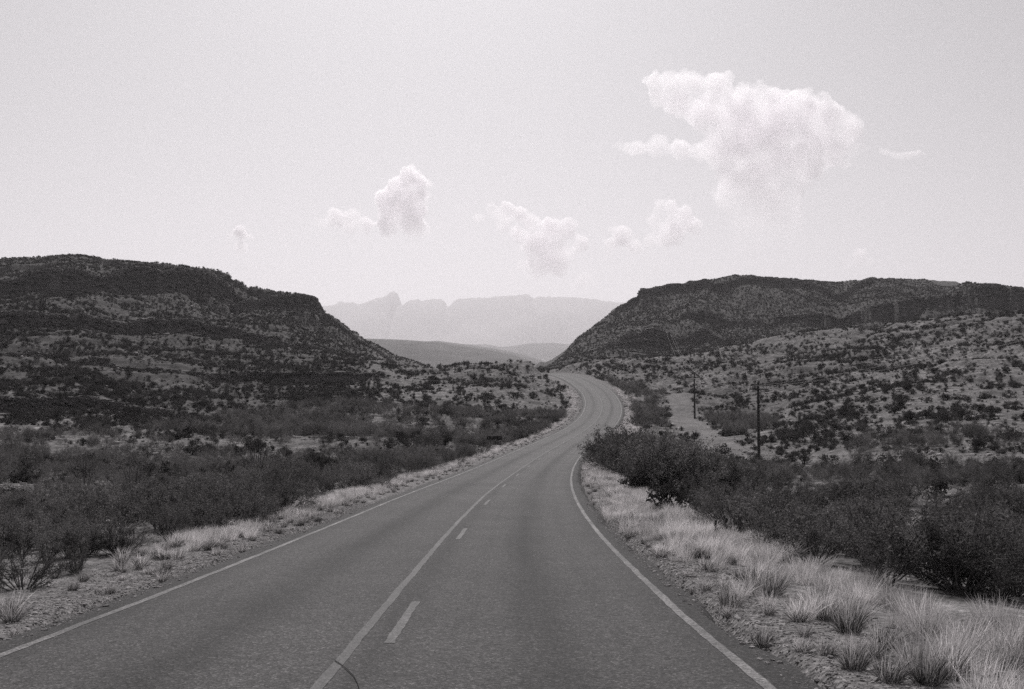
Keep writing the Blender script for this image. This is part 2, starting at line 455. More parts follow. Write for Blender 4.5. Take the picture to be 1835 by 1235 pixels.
CTRL = []
def cp(px, py, d): CTRL.append(at(px, py, d))
for px, rows in {
    -700: [(900, 50), (800, 95), (740, 140), (650, 210), (560, 280), (480, 350), (455, 400), (480, 600), (560, 900)],
    -250: [(900, 45), (800, 90), (748, 134), (650, 200), (560, 275), (480, 345), (458, 390), (475, 600), (560, 900)],
    0: [(925, 38), (870, 52), (800, 90), (762, 118), (747, 133), (712, 140), (650, 200), (597, 256), (562, 268), (521, 330), (468, 350), (461, 385), (478, 600), (560, 900)],
    135: [(910, 40), (870, 52), (800, 92), (762, 122), (742, 137), (712, 145), (645, 210), (600, 262), (566, 274), (521, 335), (467, 355), (455, 395), (470, 600), (560, 900)],
    300: [(905, 41), (850, 62), (800, 94), (760, 128), (700, 180), (640, 245), (607, 277), (576, 292), (520, 362), (478, 384), (471, 405), (490, 600), (570, 900)],
    400: [(850, 62), (800, 95), (760, 130), (700, 190), (640, 260), (600, 292), (580, 308), (522, 385), (490, 405), (487, 420), (510, 600), (580, 900)],
    445: [(640, 270), (560, 350), (516, 420), (512, 440), (530, 600), (590, 900)],
    540: [(845, 62), (800, 96), (760, 140), (700, 205), (640, 275), (600, 330), (560, 392), (530, 408), (528, 425), (560, 600), (610, 900)],
    574: [(640, 290), (600, 345), (566, 396), (535, 409), (536, 420), (575, 600), (625, 900)],
    610: [(700, 215), (650, 285), (610, 365), (578, 412), (590, 500), (640, 900)],
    660: [(840, 68), (795, 100), (740, 160), (690, 225), (650, 300), (612, 410), (622, 500), (655, 800)],
    740: [(780, 108), (740, 155), (700, 205), (660, 270), (648, 300), (645, 420), (665, 600), (690, 900)],
    850: [(785, 103), (745, 148), (705, 195), (662, 250), (639, 283), (662, 330), (668, 420), (688, 600), (715, 1000)],
    920: [(690, 210), (656, 258), (636, 285), (660, 330), (664, 400), (690, 600), (715, 1000)],
    955: [(668, 250), (642, 285), (661, 320)],
    975: [(652, 470), (660, 420), (672, 600), (690, 1000)],
    1000: [(636, 520), (652, 430), (655, 330), (655, 700), (680, 1000)],
    1040: [(602, 560), (632, 460), (645, 330), (625, 700), (670, 1000)],
    1100: [(690, 250), (660, 288), (641, 312), (648, 350), (622, 450), (580, 545), (554, 605), (580, 750), (640, 1000)],
    1150: [(634, 314), (646, 360), (622, 450), (550, 580), (521, 612), (550, 800), (600, 1000)],
    1200: [(745, 165), (700, 225), (660, 278), (632, 316), (645, 360), (628, 450), (598, 475), (550, 560), (508, 620), (540, 800), (600, 1000)],
    1300: [(790, 125), (755, 172), (700, 225), (650, 285), (624, 325), (640, 370), (615, 460), (560, 540), (520, 600), (495, 645), (520, 800), (600, 1100)],
    1360: [(829, 104), (800, 118), (755, 160), (700, 212), (640, 285), (612, 325), (632, 370), (492, 650), (520, 800), (600, 1100)],
    1440: [(835, 90), (780, 115), (720, 160), (650, 245), (597, 320), (625, 370), (590, 480), (545, 530), (505, 625), (502, 650), (530, 800), (600, 1100)],
    1560: [(860, 65), (800, 98), (740, 135), (660, 215), (600, 285), (582, 310), (612, 360), (577, 470), (545, 500), (498, 680), (520, 850), (600, 1150)],
    1700: [(905, 40), (870, 55), (800, 90), (720, 140), (640, 205), (585, 265), (571, 285), (605, 340), (572, 465), (540, 490), (503, 680), (530, 850), (600, 1150)],
    1835: [(925, 35), (870, 52), (800, 84), (720, 130), (640, 185), (580, 240), (560, 265), (600, 320), (570, 455), (540, 480), (518, 660), (540, 850), (600, 1150)],
    2150: [(900, 40), (800, 75), (720, 115), (640, 165), (560, 225), (545, 245), (590, 300), (560, 450), (530, 650), (600, 1100)],
    2700: [(900, 35), (800, 60), (720, 95), (640, 140), (560, 200), (530, 230), (560, 300), (540, 500), (600, 1000)],
}.items():
    for py, d in rows: cp(px, py, d)
for i in range(0, len(RS), 14):                              # the road's own bench and its ditches
    s = RS[i]
    if s > 400: break
    for la, dz in ((-7, -.25), (7, -.35), (-13, -.55), (14, -.8)):
        if s > 150 and abs(la) > 8: continue
        if s > 255 and la > 0: continue
        CTRL.append(np.array((RX[i] + la * math.cos(RT[i]), RY[i] - la * math.sin(RT[i]), RZ[i] + dz)))
for x, y, z in ((-30, -20, -1), (35, -20, -1.3), (-80, -60, 3), (80, -60, 2), (-200, 0, 10), (200, 0, 10), (-40, 15, -3.2), (45, 15, -2.6), (-90, 30, -2), (100, 30, 2),
                (-300, -200, 10), (300, -200, 10), (0, -300, 8), (0, 1500, -35), (-400, 1500, -30), (500, 1500, -25), (-1200, 1500, 10), (1300, 1500, 10), (0, 3000, -40), (-2500, 3000, -40), (2500, 3000, -40)):
    CTRL.append(np.array((x, y, z), float))
CTRL = np.array(CTRL)
_cz = CTRL[:, 2] - ledges(CTRL[:, 0], CTRL[:, 1])
_c2 = 5.0 ** 2
def _phi(ax, ay, bx, by): return np.sqrt((ax[:, None] - bx[None]) ** 2 + (ay[:, None] - by[None]) ** 2 + _c2)
_K = _phi(CTRL[:, 0], CTRL[:, 1], CTRL[:, 0], CTRL[:, 1])
_n = len(CTRL)
_A = np.zeros((_n + 1, _n + 1)); _A[:_n, :_n] = -_K + np.eye(_n) * 1.2; _A[:_n, _n] = 1; _A[_n, :_n] = 1
_w = np.linalg.solve(_A, np.concatenate([_cz, [0]]))

def base_height(x, y):
    out = np.empty(len(x))
    xc = np.clip(x, -3500, 3500); ycl = np.clip(y, -600, 3500)
    for c in range(0, len(x), 40000):
        s = slice(c, c + 40000)
        out[s] = -_phi(xc[s], ycl[s], CTRL[:, 0], CTRL[:, 1]) @ _w[:_n] + _w[_n]
    return out

# the hill tops as surveyed against the sky: bearing -> metres to add
CREST = [(-300, -6.12), (0, -6.12), (18, -5.64), (36, -5.06), (54, -4.88), (72, -4.27), (90, -3.54), (108, -3.31), (126, -2.73), (144, -2.91), (162, -3.99), (180, -3.21), (198, -3.33), (216, -3.13), (234, -1.69), (252, -0.76), (270, -1.0), (288, -1.78), (306, -1.04), (324, -0.51), (342, -1.11), (360, -2.72), (378, -2.56), (396, -4.21), (414, -5.26), (432, -2.25), (450, 0.11), (468, 0.18), (486, 1.86), (504, 1.75), (522, 0.49), (540, 0.24), (558, -0.16), (576, -1.91), (594, -0.39), (612, -1.17), (630, -2.37), (648, -0.98), (666, -0.73), (684, -1.48), (702, -2.2), (740, -2.6), (800, -6), (920, -7), (955, -9), (968, -5.5), (976, -7.39), (994, -5.93), (1012, -2.69), (1030, 1.04), (1048, 3.09), (1066, 5.13), (1084, 4.61), (1102, -0.65), (1120, -1.78), (1138, -2.81), (1156, -3.33), (1174, -1.85), (1192, -2.92), (1210, -3.21), (1228, -2.78), (1246, -1.1), (1264, 2.25), (1282, 0.26), (1300, -1.02), (1318, -1.2), (1336, -1.38), (1354, -1.68), (1372, -1.66), (1390, -1.42), (1408, -1.02), (1426, -0.19), (1444, -0.82), (1462, -2.31), (1480, -3.67), (1498, -4.67), (1516, -4.22), (1534, -2.55), (1552, -0.93), (1570, 0.22), (1588, -0.73), (1606, -2.47), (1624, -2.8), (1642, -3.38), (1660, -1.17), (1678, -3.29), (1696, -4.03), (1714, -4.01), (1732, -3.91), (1750, -6.29), (1768, -8.14), (1786, -8.52), (1804, -9.06), (1822, -10.7), (2100, -10.7)]

def height(x, y, full=False):
    x = np.asarray(x, float).ravel(); y = np.asarray(y, float).ravel()
    r = np.hypot(x, y)
    lat, zr, st = road_near(x, y)
    al = np.abs(lat)
    led = ledges(x, y)
    z = base_height(x, y) + led
    rough = smooth((al - 5.0) / 12.0)
    wild = smooth((r - 90) / 160.0)
    calm = np.where(bearing_px(x, y) < 960, 1 - 0.9 * smooth((y - 355) / 40), 1 - 0.9 * smooth((y - 545) / 50))
    z += rough * (0.22 * fbm(x / 6.0, y / 6.0, 4, 3) + wild * calm * (1.6 * fbm(x / 34.0, y / 34.0, 4, 5) + 0.6 * fbm(x / 5.0, y / 5.0, 3, 8) - 2.2 * np.clip(0.28 - np.abs(fbm(x / 42.0, y / 95.0, 3, 15)), 0, 1) / 0.28 * smooth((r - 140) / 120)))
    # thin limestone beds stepping out of the slopes
    T = 2.9
    ph = (z + 1.6 * fbm(x / 30.0, y / 30.0, 4, 21)) / T
    fr = ph - np.floor(ph)
    bed = (smooth((fr - 0.35) / 0.3) - fr) * T
    z += bed * wild * rough * np.clip(0.22 + 1.1 * fbm(x / 34.0, y / 34.0, 3, 31), 0, 0.9) * 0.6 * (0.25 + 0.75 * calm) * smooth((z + 4) / 6.0)
    hpx = bearing_px(x, y)
    z += interp_px(hpx, CREST) * np.where(hpx < 960, smooth((y - 300) / 90.0), smooth((y - 430) / 120.0)) * (y < 2500)
    # road bench: fill and shoulders
    sh = zr - 0.07 - 0.035 * np.clip(al - 3.9, 0, 4) + 0.03 * fbm(x / 0.7, y / 0.7, 3, 44)
    wgt = smooth((al - 4.6) / 7.0)
    zz = sh * (1 - wgt) + z * wgt
    zz = np.where(al < 3.9, zr - 0.35 + 0.0 * zz, zz)
    zz = np.where((al >= 3.9) & (al < 4.15), (zr - 0.35) + (sh - zr + 0.35) * (al - 3.9) / 0.25, zz)
    if full: return zz, lat, led, st
    return zz

# the polar sheet: rings of growing radius, fine across the view, coarse behind
ring = np.concatenate([[0.02, 0.5, 1.5, 2.5, 3.5], np.exp(np.linspace(math.log(4.5), math.log(60), 260)), np.arange(61, 450, 1.0), np.arange(450, 720, 2.5), np.exp(np.linspace(math.log(724), math.log(30000), 45))])
ang = np.concatenate([np.radians(np.linspace(-180, -40, 40))[:-1], np.radians(np.linspace(-40, -29.5, 50))[:-1], np.radians(np.linspace(-29.5, 29.5, 800)), np.radians(np.linspace(29.5, 40, 50))[1:], np.radians(np.linspace(40, 180, 40))[1:]])
ang[0] = -math.pi; ang[-1] = math.pi
GA, GR = np.meshgrid(ang[:-1], ring)
gx = (GR * np.sin(GA)).ravel(); gy = (GR * np.cos(GA)).ravel()
gz, glat, gled, gst = height(gx, gy, True)
nr, na = GR.shape
# what is bare and what is rock
gpx = bearing_px(gx, gy)
track = np.zeros_like(gx)
TRK = np.array([at(1835, 838, 76), at(1650, 836, 84), at(1480, 832, 96), at(1360, 826, 106), at(1300, 812, 116), at(1250, 772, 150), at(1222, 745, 172), at(1220, 722, 192), at(1222, 700, 215)])
for a, b in zip(TRK[:-1], TRK[1:]):
    ab = (b - a)[:2]; t = np.clip(((gx - a[0]) * ab[0] + (gy - a[1]) * ab[1]) / (ab @ ab), 0, 1)
    dd = np.hypot(gx - a[0] - t * ab[0], gy - a[1] - t * ab[1])
    track = np.maximum(track, 1 - smooth((dd + 1.4 * fbm(gx / 3, gy / 3, 3, 12) - np.where(gy > 215, 0.3, 1.7)) / 2.2))
G2 = gz.reshape(nr, na)
dzr = np.gradient(G2, axis=0) / np.maximum(np.gradient(GR, axis=0), 1e-3)
dza = np.gradient(G2, axis=1) / np.maximum(np.gradient(GA, axis=1) * GR, 1e-3)
slope = np.hypot(dzr, dza).ravel()
rockm = np.maximum(smooth((slope - 0.55) / 0.5), ledge_face(gx, gy))
rockm[np.abs(glat) < 12] = 0
bare = np.maximum(track * 0.5, 0.75 * (1 - smooth((np.abs(glat) - 5.2) / 2.0)))
# dark gravel and dry litter cover the big hills, not the pale knoll and slope before them
_ln = fbm(gx / 26.0, gy / 26.0, 4, 77)
litter = np.where(gx < 0, smooth((gy - 125 - 40 * _ln) / 50.0) * smooth((690 - gpx + 90 * _ln) / 90.0), smooth((gy - 338) / 12.0) * (gpx > 955))
litter = np.clip(litter + 0.35 * smooth(_ln * 2) * smooth((np.abs(glat) - 12) / 8), 0, 1)
idx = np.arange(nr * na).reshape(nr, na)
nxt = np.roll(idx, -1, axis=1)
quads = np.stack([idx[:-1], idx[1:], nxt[1:], nxt[:-1]], -1).reshape(-1, 4)   # order gives upward normals
qx = gx[quads].mean(1) if False else gx[quads[:, 0]]; qy = gy[quads[:, 0]]; qp = gpx[quads[:, 0]]; qr = np.hypot(qx, qy)
left_start = interp_px(qp, [(-4000, 118), (0, 118), (300, 140), (560, 200), (660, 255), (740, 330), (760, 5000)])
right_start = interp_px(qp, [(960, 5000), (972, 400), (1100, 345), (1300, 348), (1560, 335), (1835, 293), (2700, 250), (6000, 250)])
isl = (qy > left_start) & (qr < 1000) & (qp < 755)
isr = (qy > right_start) & (qr < 1250) & (qp > 965)
def terrain_part(name, mask):
    q = quads[mask]
    used = np.unique(q)
    remap = np.full(nr * na, -1, np.int64); remap[used] = np.arange(len(used))
    me = mesh_np(name, np.stack([gx, gy, gz], 1)[used], remap[q], True)
    for nm, arr in (('bare', bare), ('rock', rockm), ('litter', litter)):
        at_ = me.attributes.new(nm, 'FLOAT', 'POINT'); at_.data.foreach_set('value', arr[used].astype(np.float32))
    o = obj(name, me, M_GROUND)
    o['kind'] = 'structure'
    return o
tag(terrain_part('ground', ~(isl | isr)), 'stony desert ground with a pale track beside the road')
HILL_L = tag(terrain_part('hill_left', isl), 'dark ledged hill left of the road with a cliff rim')
HILL_R = tag(terrain_part('hill_right', isr), 'broad flat topped hill right of the gap')

# ------------------------------------------------------------------ road
def road_strip(lats, dz, s0=-58, s1=455, skirt=None):
    ii = np.where((RS >= s0) & (RS <= s1))[0]
    la = np.array(lats, float)
    v = np.stack([RX[ii, None] + la * np.cos(RT[ii, None]), RY[ii, None] - la * np.sin(RT[ii, None]), np.repeat((RZ[ii] + dz)[:, None], len(la), 1)], -1)
    crown = 0.02 * (np.abs(la) / 3.9)
    v[..., 2] -= crown
    if skirt:
        v[:, 0, 2] -= skirt; v[:, -1, 2] -= skirt
    n, m = len(ii), len(la)
    uvv = np.stack([np.repeat(la[None], n, 0), np.repeat(RS[ii, None], m, 1)], -1).reshape(-1, 2)
    k = np.arange(n * m).reshape(n, m)
    q = np.stack([k[:-1, :-1], k[:-1, 1:], k[1:, 1:], k[1:, :-1]], -1).reshape(-1, 4)
    return v.reshape(-1, 3), q, uvv
lat_cuts = [-HWL - 0.22, -HWL] + list(np.linspace(-3.4, 3.4, 9)) + [HWR, HWR + 0.22]
v, q, uvv = road_strip(lat_cuts, 0.0, skirt=0.22)
jag = 0.20 * fbm(v[:, 0] / 1.1, v[:, 1] / 1.1, 3, 71)
ed = np.abs(uvv[:, 0]) > 3.7
v[ed, 0] += jag[ed]
road_me = mesh_np('road', v, q, True)
ul = road_me.uv_layers.new(name='road')
li = np.empty(len(road_me.loops), np.int32); road_me.loops.foreach_get('vertex_index', li)
ul.data.foreach_set('uv', uvv[li].astype(np.float32).ravel())
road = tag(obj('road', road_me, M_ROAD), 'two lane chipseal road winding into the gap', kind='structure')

def marking(name, lc, w, s0, s1, mat, ds=0.14):
    st = np.arange(s0, s1 + 1e-6, ds)
    x = np.interp(st, RS, RX); y = np.interp(st, RS, RY); z = np.interp(st, RS, RZ); th = np.interp(st, RS, RT)
    wob = 0.012 * vnoise(st * 1.3, st * 0 + lc, 5)
    rows = []
    for e in (-0.5, 0.5):
        la = lc + e * (w + 0.016 * vnoise(st * 4.1, st * 0 + e * 9, 6) + 0.022 * vnoise(st * 7.1, st * 0 + e * 5, 7)) + wob
        rows.append(np.stack([x + la * np.cos(th), y - la * np.sin(th), z - 0.02 * np.abs(la) / 3.9 + 0.004], 1))
    n = len(st)
    k = np.arange(n - 1)
    qq = np.stack([k, n + k, n + k + 1, k + 1], 1)
    return obj(name, mesh_np(name, np.vstack(rows), qq), mat, road)
tag(marking('edge_line', -3.4, 0.105, -50, 450, M_WHITE), 'white edge line along the left side of the road')
tag(marking('edge_line', 3.4, 0.105, -50, 450, M_WHITE), 'white edge line along the right side of the road')
tag(marking('centre_line', -0.17, 0.105, -50, 38, M_YELLOW), 'worn solid centre line')
tag(marking('centre_line', -0.17, 0.095, 38, 450, M_FADED), 'nearly worn away centre line farther down the road')
for kdash in range(-3, 30):
    s0 = 7.9 + 12.2 * kdash
    tag(marking('dash', 0.17, 0.105, s0, s0 + 3.0, M_DASH if s0 < 30 else M_FADED))

# ------------------------------------------------------------------ far hills and the mountain range (each a solid ridge with its own foot)
def far_ridge(name, label, prof, d, depth, foot, mat, rough, seed, nx=260, ny=26, fine=None, jag=0.0):
    prof = np.array(prof, float)
    px = np.linspace(prof[0, 0], prof[-1, 0], nx)
    if fine: px = np.sort(np.concatenate([px, np.linspace(fine[0], fine[1], fine[2])]))
    nx = len(px)
    top = (HY - np.interp(px, prof[:, 0], prof[:, 1])) / F * d
    X0 = (px - CX) / F * d
    v = []
    ts = np.linspace(-1, 1, ny)
    for t in ts:
        yy = d + t * depth
        k = (1 - abs(t) ** 1.3) if t < 0 else (1 - t ** 2)
        zz = foot + (top - foot) * k
        n = fbm(X0 / rough, np.full(nx, yy) / rough, 4, seed)
        zz = zz + (n - 1.6 * jag * 10 * np.abs(fbm(X0 / (rough * .6), np.full(nx, yy) / (rough * 3), 3, seed + 5))) * (top - foot) * 0.12 * min(1, 3 * (1 - k)) * 1.4 * (abs(t) < 0.99)
        if abs(t) < 1e-6: zz = top + (0.006 * n + jag * fbm(px / 5.0, px * 0, 3, seed + 9)) * (top - foot)
        v.append(np.stack([X0 + 0.2 * rough * vnoise(X0 / rough, np.full(nx, yy) / rough, seed + 3) * (1 - k), np.full(nx, yy), zz], 1))
    v = np.vstack(v)
    k = np.arange(nx * ny).reshape(ny, nx)
    q = np.stack([k[:-1, :-1], k[:-1, 1:], k[1:, 1:], k[1:, :-1]], -1).reshape(-1, 4)
    return tag(obj(name, mesh_np(name, v, q, True), mat), label, kind='structure')
M_FAR = mat_plain('far_scrub_slope', 0.10, 0.35, 0.02, 0.95)
M_MTN = mat_plain('mountain_rock', 0.18, 0.2, 0.002, 0.95)
far_ridge('far_hill', 'nearest pale low hill seen through the gap',
          [(200, 640), (420, 610), (560, 604), (660, 607), (720, 609), (780, 613), (830, 620), (880, 628), (920, 636), (950, 646), (985, 662), (1050, 690)], 2000, 500, -45, M_FAR, 180, 101, ny=27)
far_ridge('far_hill', 'hazier low hill behind the nearest far hill',
          [(500, 640), (690, 622), (760, 612), (785, 611), (840, 618), (880, 624), (915, 630), (960, 642), (1010, 660), (1100, 690)], 3600, 700, -45, M_FAR, 260, 111, ny=27)
far_ridge('far_hill', 'pale hazy hill below the mountain range in the gap',
          [(700, 660), (840, 617), (870, 617), (900, 622), (925, 619), (950, 615), (990, 614), (1020, 617), (1090, 622), (1200, 630), (1400, 680)], 6500, 1100, -45, M_FAR, 420, 121, ny=27)
far_ridge('mountain_range', 'pale hazy mountain range with a notched skyline and knob',
          [(-200, 640), (200, 600), (400, 575), (560, 550), (583, 548), (600, 546), (612, 541), (624, 543), (632, 541), (640, 545), (652, 543), (668, 537), (690, 532), (697, 530), (699, 524), (704, 522), (710, 524), (713, 532), (716, 549), (722, 547), (735, 538), (750, 536), (755, 540), (768, 537), (780, 535), (790, 536), (797, 540), (801, 549), (806, 548), (815, 538), (825, 535), (880, 533), (920, 530), (948, 527), (952, 534), (975, 532), (1020, 532), (1060, 536), (1100, 541), (1150, 545), (1300, 560), (1600, 600), (2000, 650)],
          15000, 2600, -60, M_MTN, 900, 131, nx=300, ny=35, fine=(575, 1125, 1100), jag=0.012)

# ------------------------------------------------------------------ plants and stones: one model of each build
def rvec(n, r=None):
    g = (r or rng).normal(size=(n, 3)); return g / np.linalg.norm(g, axis=1)[:, None]

def leaves(centres, size, r, flat=0.0):
    n = len(centres)
    a = rvec(n, r); b = np.cross(a, rvec(n, r)); b /= np.linalg.norm(b, axis=1)[:, None] + 1e-9
    s = size * r.uniform(0.6, 1.4, (n, 1))
    v = np.stack([centres - a * s, centres + b * s * 0.45, centres + a * s, centres - b * s * 0.45], 1).reshape(-1, 3)
    return v, np.arange(n * 4).reshape(n, 4)

def make_shrub(seed, n_stem=16, per=190, leaf=0.016, spread=0.95, side=5, droop=0.1):
    """airy branching shrub, one unit tall: stems mesh, foliage mesh"""
    r = np.random.default_rng(seed)
    st = MB(); cen = []
    for i in range(n_stem):
        az = r.uniform(0, 2 * math.pi); tilt = r.uniform(0.05, 1.0) ** 0.8 * spread
        L = r.uniform(0.72, 1.05) * (1.0 - 0.18 * tilt)
        d = np.array((math.sin(tilt) * math.cos(az), math.sin(tilt) * math.sin(az), math.cos(tilt)))
        p0 = np.array((0.05 * math.cos(az), 0.05 * math.sin(az), -0.03))
        t = np.linspace(0, 1, 6)[:, None]
        bow = rvec(1, r) * 0.10
        pts = p0 + d * L * t + bow * np.sin(t * math.pi) + np.array((0, 0, -droop * L)) * t ** 2 * math.sin(tilt)
        st.tube(pts, np.linspace(0.012, 0.003, 6), 3, False)
        branches = [(pts, 0.35)]
        for k in range(side):
            u = r.uniform(0.25, 0.95); j = u * 5; a0 = pts[int(j)] + (pts[min(int(j) + 1, 5)] - pts[int(j)]) * (j % 1)
            dd = d + rvec(1, r)[0] * 0.85; dd[2] = abs(dd[2]) * 0.8 + 0.1; dd /= np.linalg.norm(dd)
            l2 = r.uniform(0.15, 0.36) * (1.2 - 0.5 * u)
            bp = a0 + dd * l2 * np.linspace(0, 1, 4)[:, None] + rvec(1, r) * 0.03 * np.sin(np.linspace(0, 1, 4) * math.pi)[:, None]
            st.tube(bp, np.linspace(0.005, 0.0018, 4), 3, False)
            branches.append((bp, 0.05))
        for bp, lo in branches:
            m = int(per / (side + 1) * r.uniform(0.7, 1.3))
            u = lo + (1 - lo) * r.uniform(0, 1, m) ** 0.8
            j = u * (len(bp) - 1); i0 = np.minimum(j.astype(int), len(bp) - 2); f = (j - i0)[:, None]
            cen.append(bp[i0] * (1 - f) + bp[i0 + 1] * f + r.normal(size=(m, 3)) * 0.032)
    cen = np.vstack(cen); cen = cen[cen[:, 2] > 0.02]
    lv, lq = leaves(cen, leaf, r)
    return st.mesh('stems'), mesh_np('foliage', lv, lq)

def make_low_shrub(seed, n=520, leaf=0.055):
    """dense rounded hillside shrub, one unit tall"""
    r = np.random.default_rng(seed)
    mb = MB(); cs = []
    for i in range(r.integers(7, 12)):
        az = r.uniform(0, 6.28); t = r.uniform(0, 0.75)
        c = np.array((math.cos(az) * t * 0.75, math.sin(az) * t * 0.75, 0.16 + 0.5 * r.uniform(0, 1) * (1 - t * 0.7)))
        cs.append((c, r.uniform(0.16, 0.34)))
        mb.tube(np.array([(0, 0, -0.05), c * (0.5, 0.5, 0.45), c]), [0.03, 0.018, 0.008], 3, False)
    k = r.integers(0, len(cs), n)
    cc = np.array([c for c, _ in cs])[k]; rr = np.array([q for _, q in cs])[k][:, None]
    p = cc + rvec(n, r) * rr * r.uniform(0.4, 1.05, (n, 1)) * (1, 1, 0.9)
    p[:, 2] = np.abs(p[:, 2] + 0.02)
    v, q = leaves(p, leaf, r)
    mb.add(v, q)
    return mb.mesh('low_shrub')

def make_tuft(seed, n=240, h=1.0, w=0.0075, spread=0.5, dark=0.45, hd=0.5, lean=0.10, foot=0.22):
    """bunch grass: fine dry stalks over a short green heart; material 0 dry, 1 green"""
    r = np.random.default_rng(seed)
    V = []; Q = []; mi = []; n0 = 0
    wind = r.normal(size=2) * 0.10 + np.array((lean, 0))
    for i in range(n):
        green = r.uniform() < dark
        L = (hd if green else h) * r.uniform(0.35, 1.1)
        az = r.uniform(0, 6.28); tl = abs(r.normal(0, 0.5)) * spread * (1.5 if green else 1.0)
        d = np.array((math.cos(az) * math.sin(tl), math.sin(az) * math.sin(tl), math.cos(tl)))
        a2 = az + r.normal(0, 0.9)
        out = np.array((math.cos(a2), math.sin(a2), -0.35)) * abs(r.normal(0.2, 0.16)) * L + np.array((wind[0], wind[1], 0)) * L
        b = np.array((math.cos(az), math.sin(az), 0)) * foot * math.sqrt(r.uniform(0, 1)) * (0.7 if green else 1.0); b[2] = -0.03
        t = np.array((0, 0.45, 0.8, 1.0))[:, None]
        c = b + d * L * t + out * t ** 2
        sd = np.cross(d, rvec(1, r)[0]); sd /= np.linalg.norm(sd) + 1e-9
        ww = np.array((0.7, 0.9, 1.1, 0.3))[:, None] * w * (1.4 if green else r.uniform(0.6, 1.2))
        V += [c - sd * ww * 0.5, c + sd * ww * 0.5]
        k = np.arange(3)
        Q.append(np.stack([n0 + k, n0 + 4 + k, n0 + 5 + k, n0 + 1 + k], 1)); mi += [int(green)] * 3
        n0 += 8
    me = mesh_np('grass_tuft', np.vstack(V), np.vstack(Q))
    me.materials.append(M_GRASS); me.materials.append(M_GRASSD)
    me.polygons.foreach_set('material_index', np.array(mi, np.int32))
    return me

def make_stone(seed, flat=0.6, sub=2):
    import bmesh
    r = np.random.default_rng(seed)
    bm = bmesh.new(); bmesh.ops.create_icosphere(bm, subdivisions=sub, radius=0.5)
    me = bpy.data.meshes.new('stone'); bm.to_mesh(me); bm.free()
    co = np.array([v.co for v in me.vertices])
    for _ in range(9):                                       # cleave it along a few planes
        nrm = rvec(1, r)[0]; dd = r.uniform(0.26, 0.42)
        h = co @ nrm; m = h > dd
        co[m] -= np.outer(h[m] - dd, nrm)
    co *= np.array((r.uniform(0.9, 1.4), r.uniform(0.7, 1.0), flat * r.uniform(0.7, 1.2)))
    me.vertices.foreach_set('co', co.astype(np.float32).ravel()); me.update()
    me.materials.append(M_STONE)
    return me

# what the terrain hides from the camera: running maximum of elevation along each bearing
ELEV = np.maximum.accumulate(G2 / np.maximum(GR, 0.1), axis=0)
def in_sight(x, y, ztop, margin=1.5):
    a = np.arctan2(x, y); r = np.hypot(x, y)
    ia = np.clip(np.searchsorted(ang, a) - 1, 0, na - 1); ir = np.clip(np.searchsorted(ring, r - margin) - 1, 0, nr - 1)
    px, py = pix(x, y, ztop)
    return (ztop / r > ELEV[ir, ia]) & (px > -900) & (px < 2750) & (py < 1500)

def ground_hit(px, py, d0=5.0, d1=720.0):
    d = np.exp(np.linspace(math.log(d0), math.log(d1), 1600))
    x = (px - CX) / F * d; z = (HY - py) / F * d
    g = height(x, d)
    k = np.argmax(z < g)
    return np.array((x[k], d[k], g[k]))

def scatter(name, label, pts, rz, scl, var, sources):
    """uncountable rest of a kind: one object that sets the models out on its points"""
    me = bpy.data.meshes.new(name)
    me.vertices.add(len(pts)); me.vertices.foreach_set('co', np.asarray(pts, np.float32).ravel())
    for nm, typ, arr in (('rz', 'FLOAT', np.asarray(rz, np.float32)), ('scl', 'FLOAT', np.asarray(scl, np.float32)), ('pick', 'INT', np.asarray(var, np.int32))):
        at_ = me.attributes.new(nm, typ, 'POINT'); at_.data.foreach_set('value', arr)
    o = obj(name, me)
    ng = bpy.data.node_groups.new(name, 'GeometryNodeTree')
    ng.interface.new_socket('Geometry', in_out='INPUT', socket_type='NodeSocketGeometry')
    ng.interface.new_socket('Geometry', in_out='OUTPUT', socket_type='NodeSocketGeometry')
    N, L = ng.nodes, ng.links
    gi = N.new('NodeGroupInput'); go = N.new('NodeGroupOutput'); jn = N.new('GeometryNodeJoinGeometry')
    def attr(nm, typ):
        a = N.new('GeometryNodeInputNamedAttribute'); a.data_type = typ; a.inputs['Name'].default_value = nm
        return a.outputs['Attribute']
    cx = N.new('ShaderNodeCombineXYZ'); L.new(attr('rz', 'FLOAT'), cx.inputs[2])
    er = N.new('FunctionNodeEulerToRotation'); L.new(cx.outputs[0], er.inputs[0])
    sc_ = attr('scl', 'FLOAT'); vr = attr('pick', 'INT')
    for k, src in enumerate(sources):
        cmp_ = N.new('FunctionNodeCompare'); cmp_.data_type = 'INT'; cmp_.operation = 'EQUAL'
        ins = [i for i in cmp_.inputs if i.type == 'INT' and i.enabled]
        L.new(vr, ins[0]); ins[1].default_value = k
        oi = N.new('GeometryNodeObjectInfo'); oi.transform_space = 'ORIGINAL'; oi.inputs['Object'].default_value = src; oi.inputs['As Instance'].default_value = True
        ip = N.new('GeometryNodeInstanceOnPoints')
        L.new(gi.outputs[0], ip.inputs['Points']); L.new(cmp_.outputs[0], ip.inputs['Selection']); L.new(oi.outputs['Geometry'], ip.inputs['Instance'])
        L.new(er.outputs[0], ip.inputs['Rotation']); L.new(sc_, ip.inputs['Scale'])
        L.new(ip.outputs[0], jn.inputs[0])
    L.new(jn.outputs[0], go.inputs[0])
    md = o.modifiers.new('scatter', 'NODES'); md.node_group = ng
    return tag(o, label, kind='stuff')

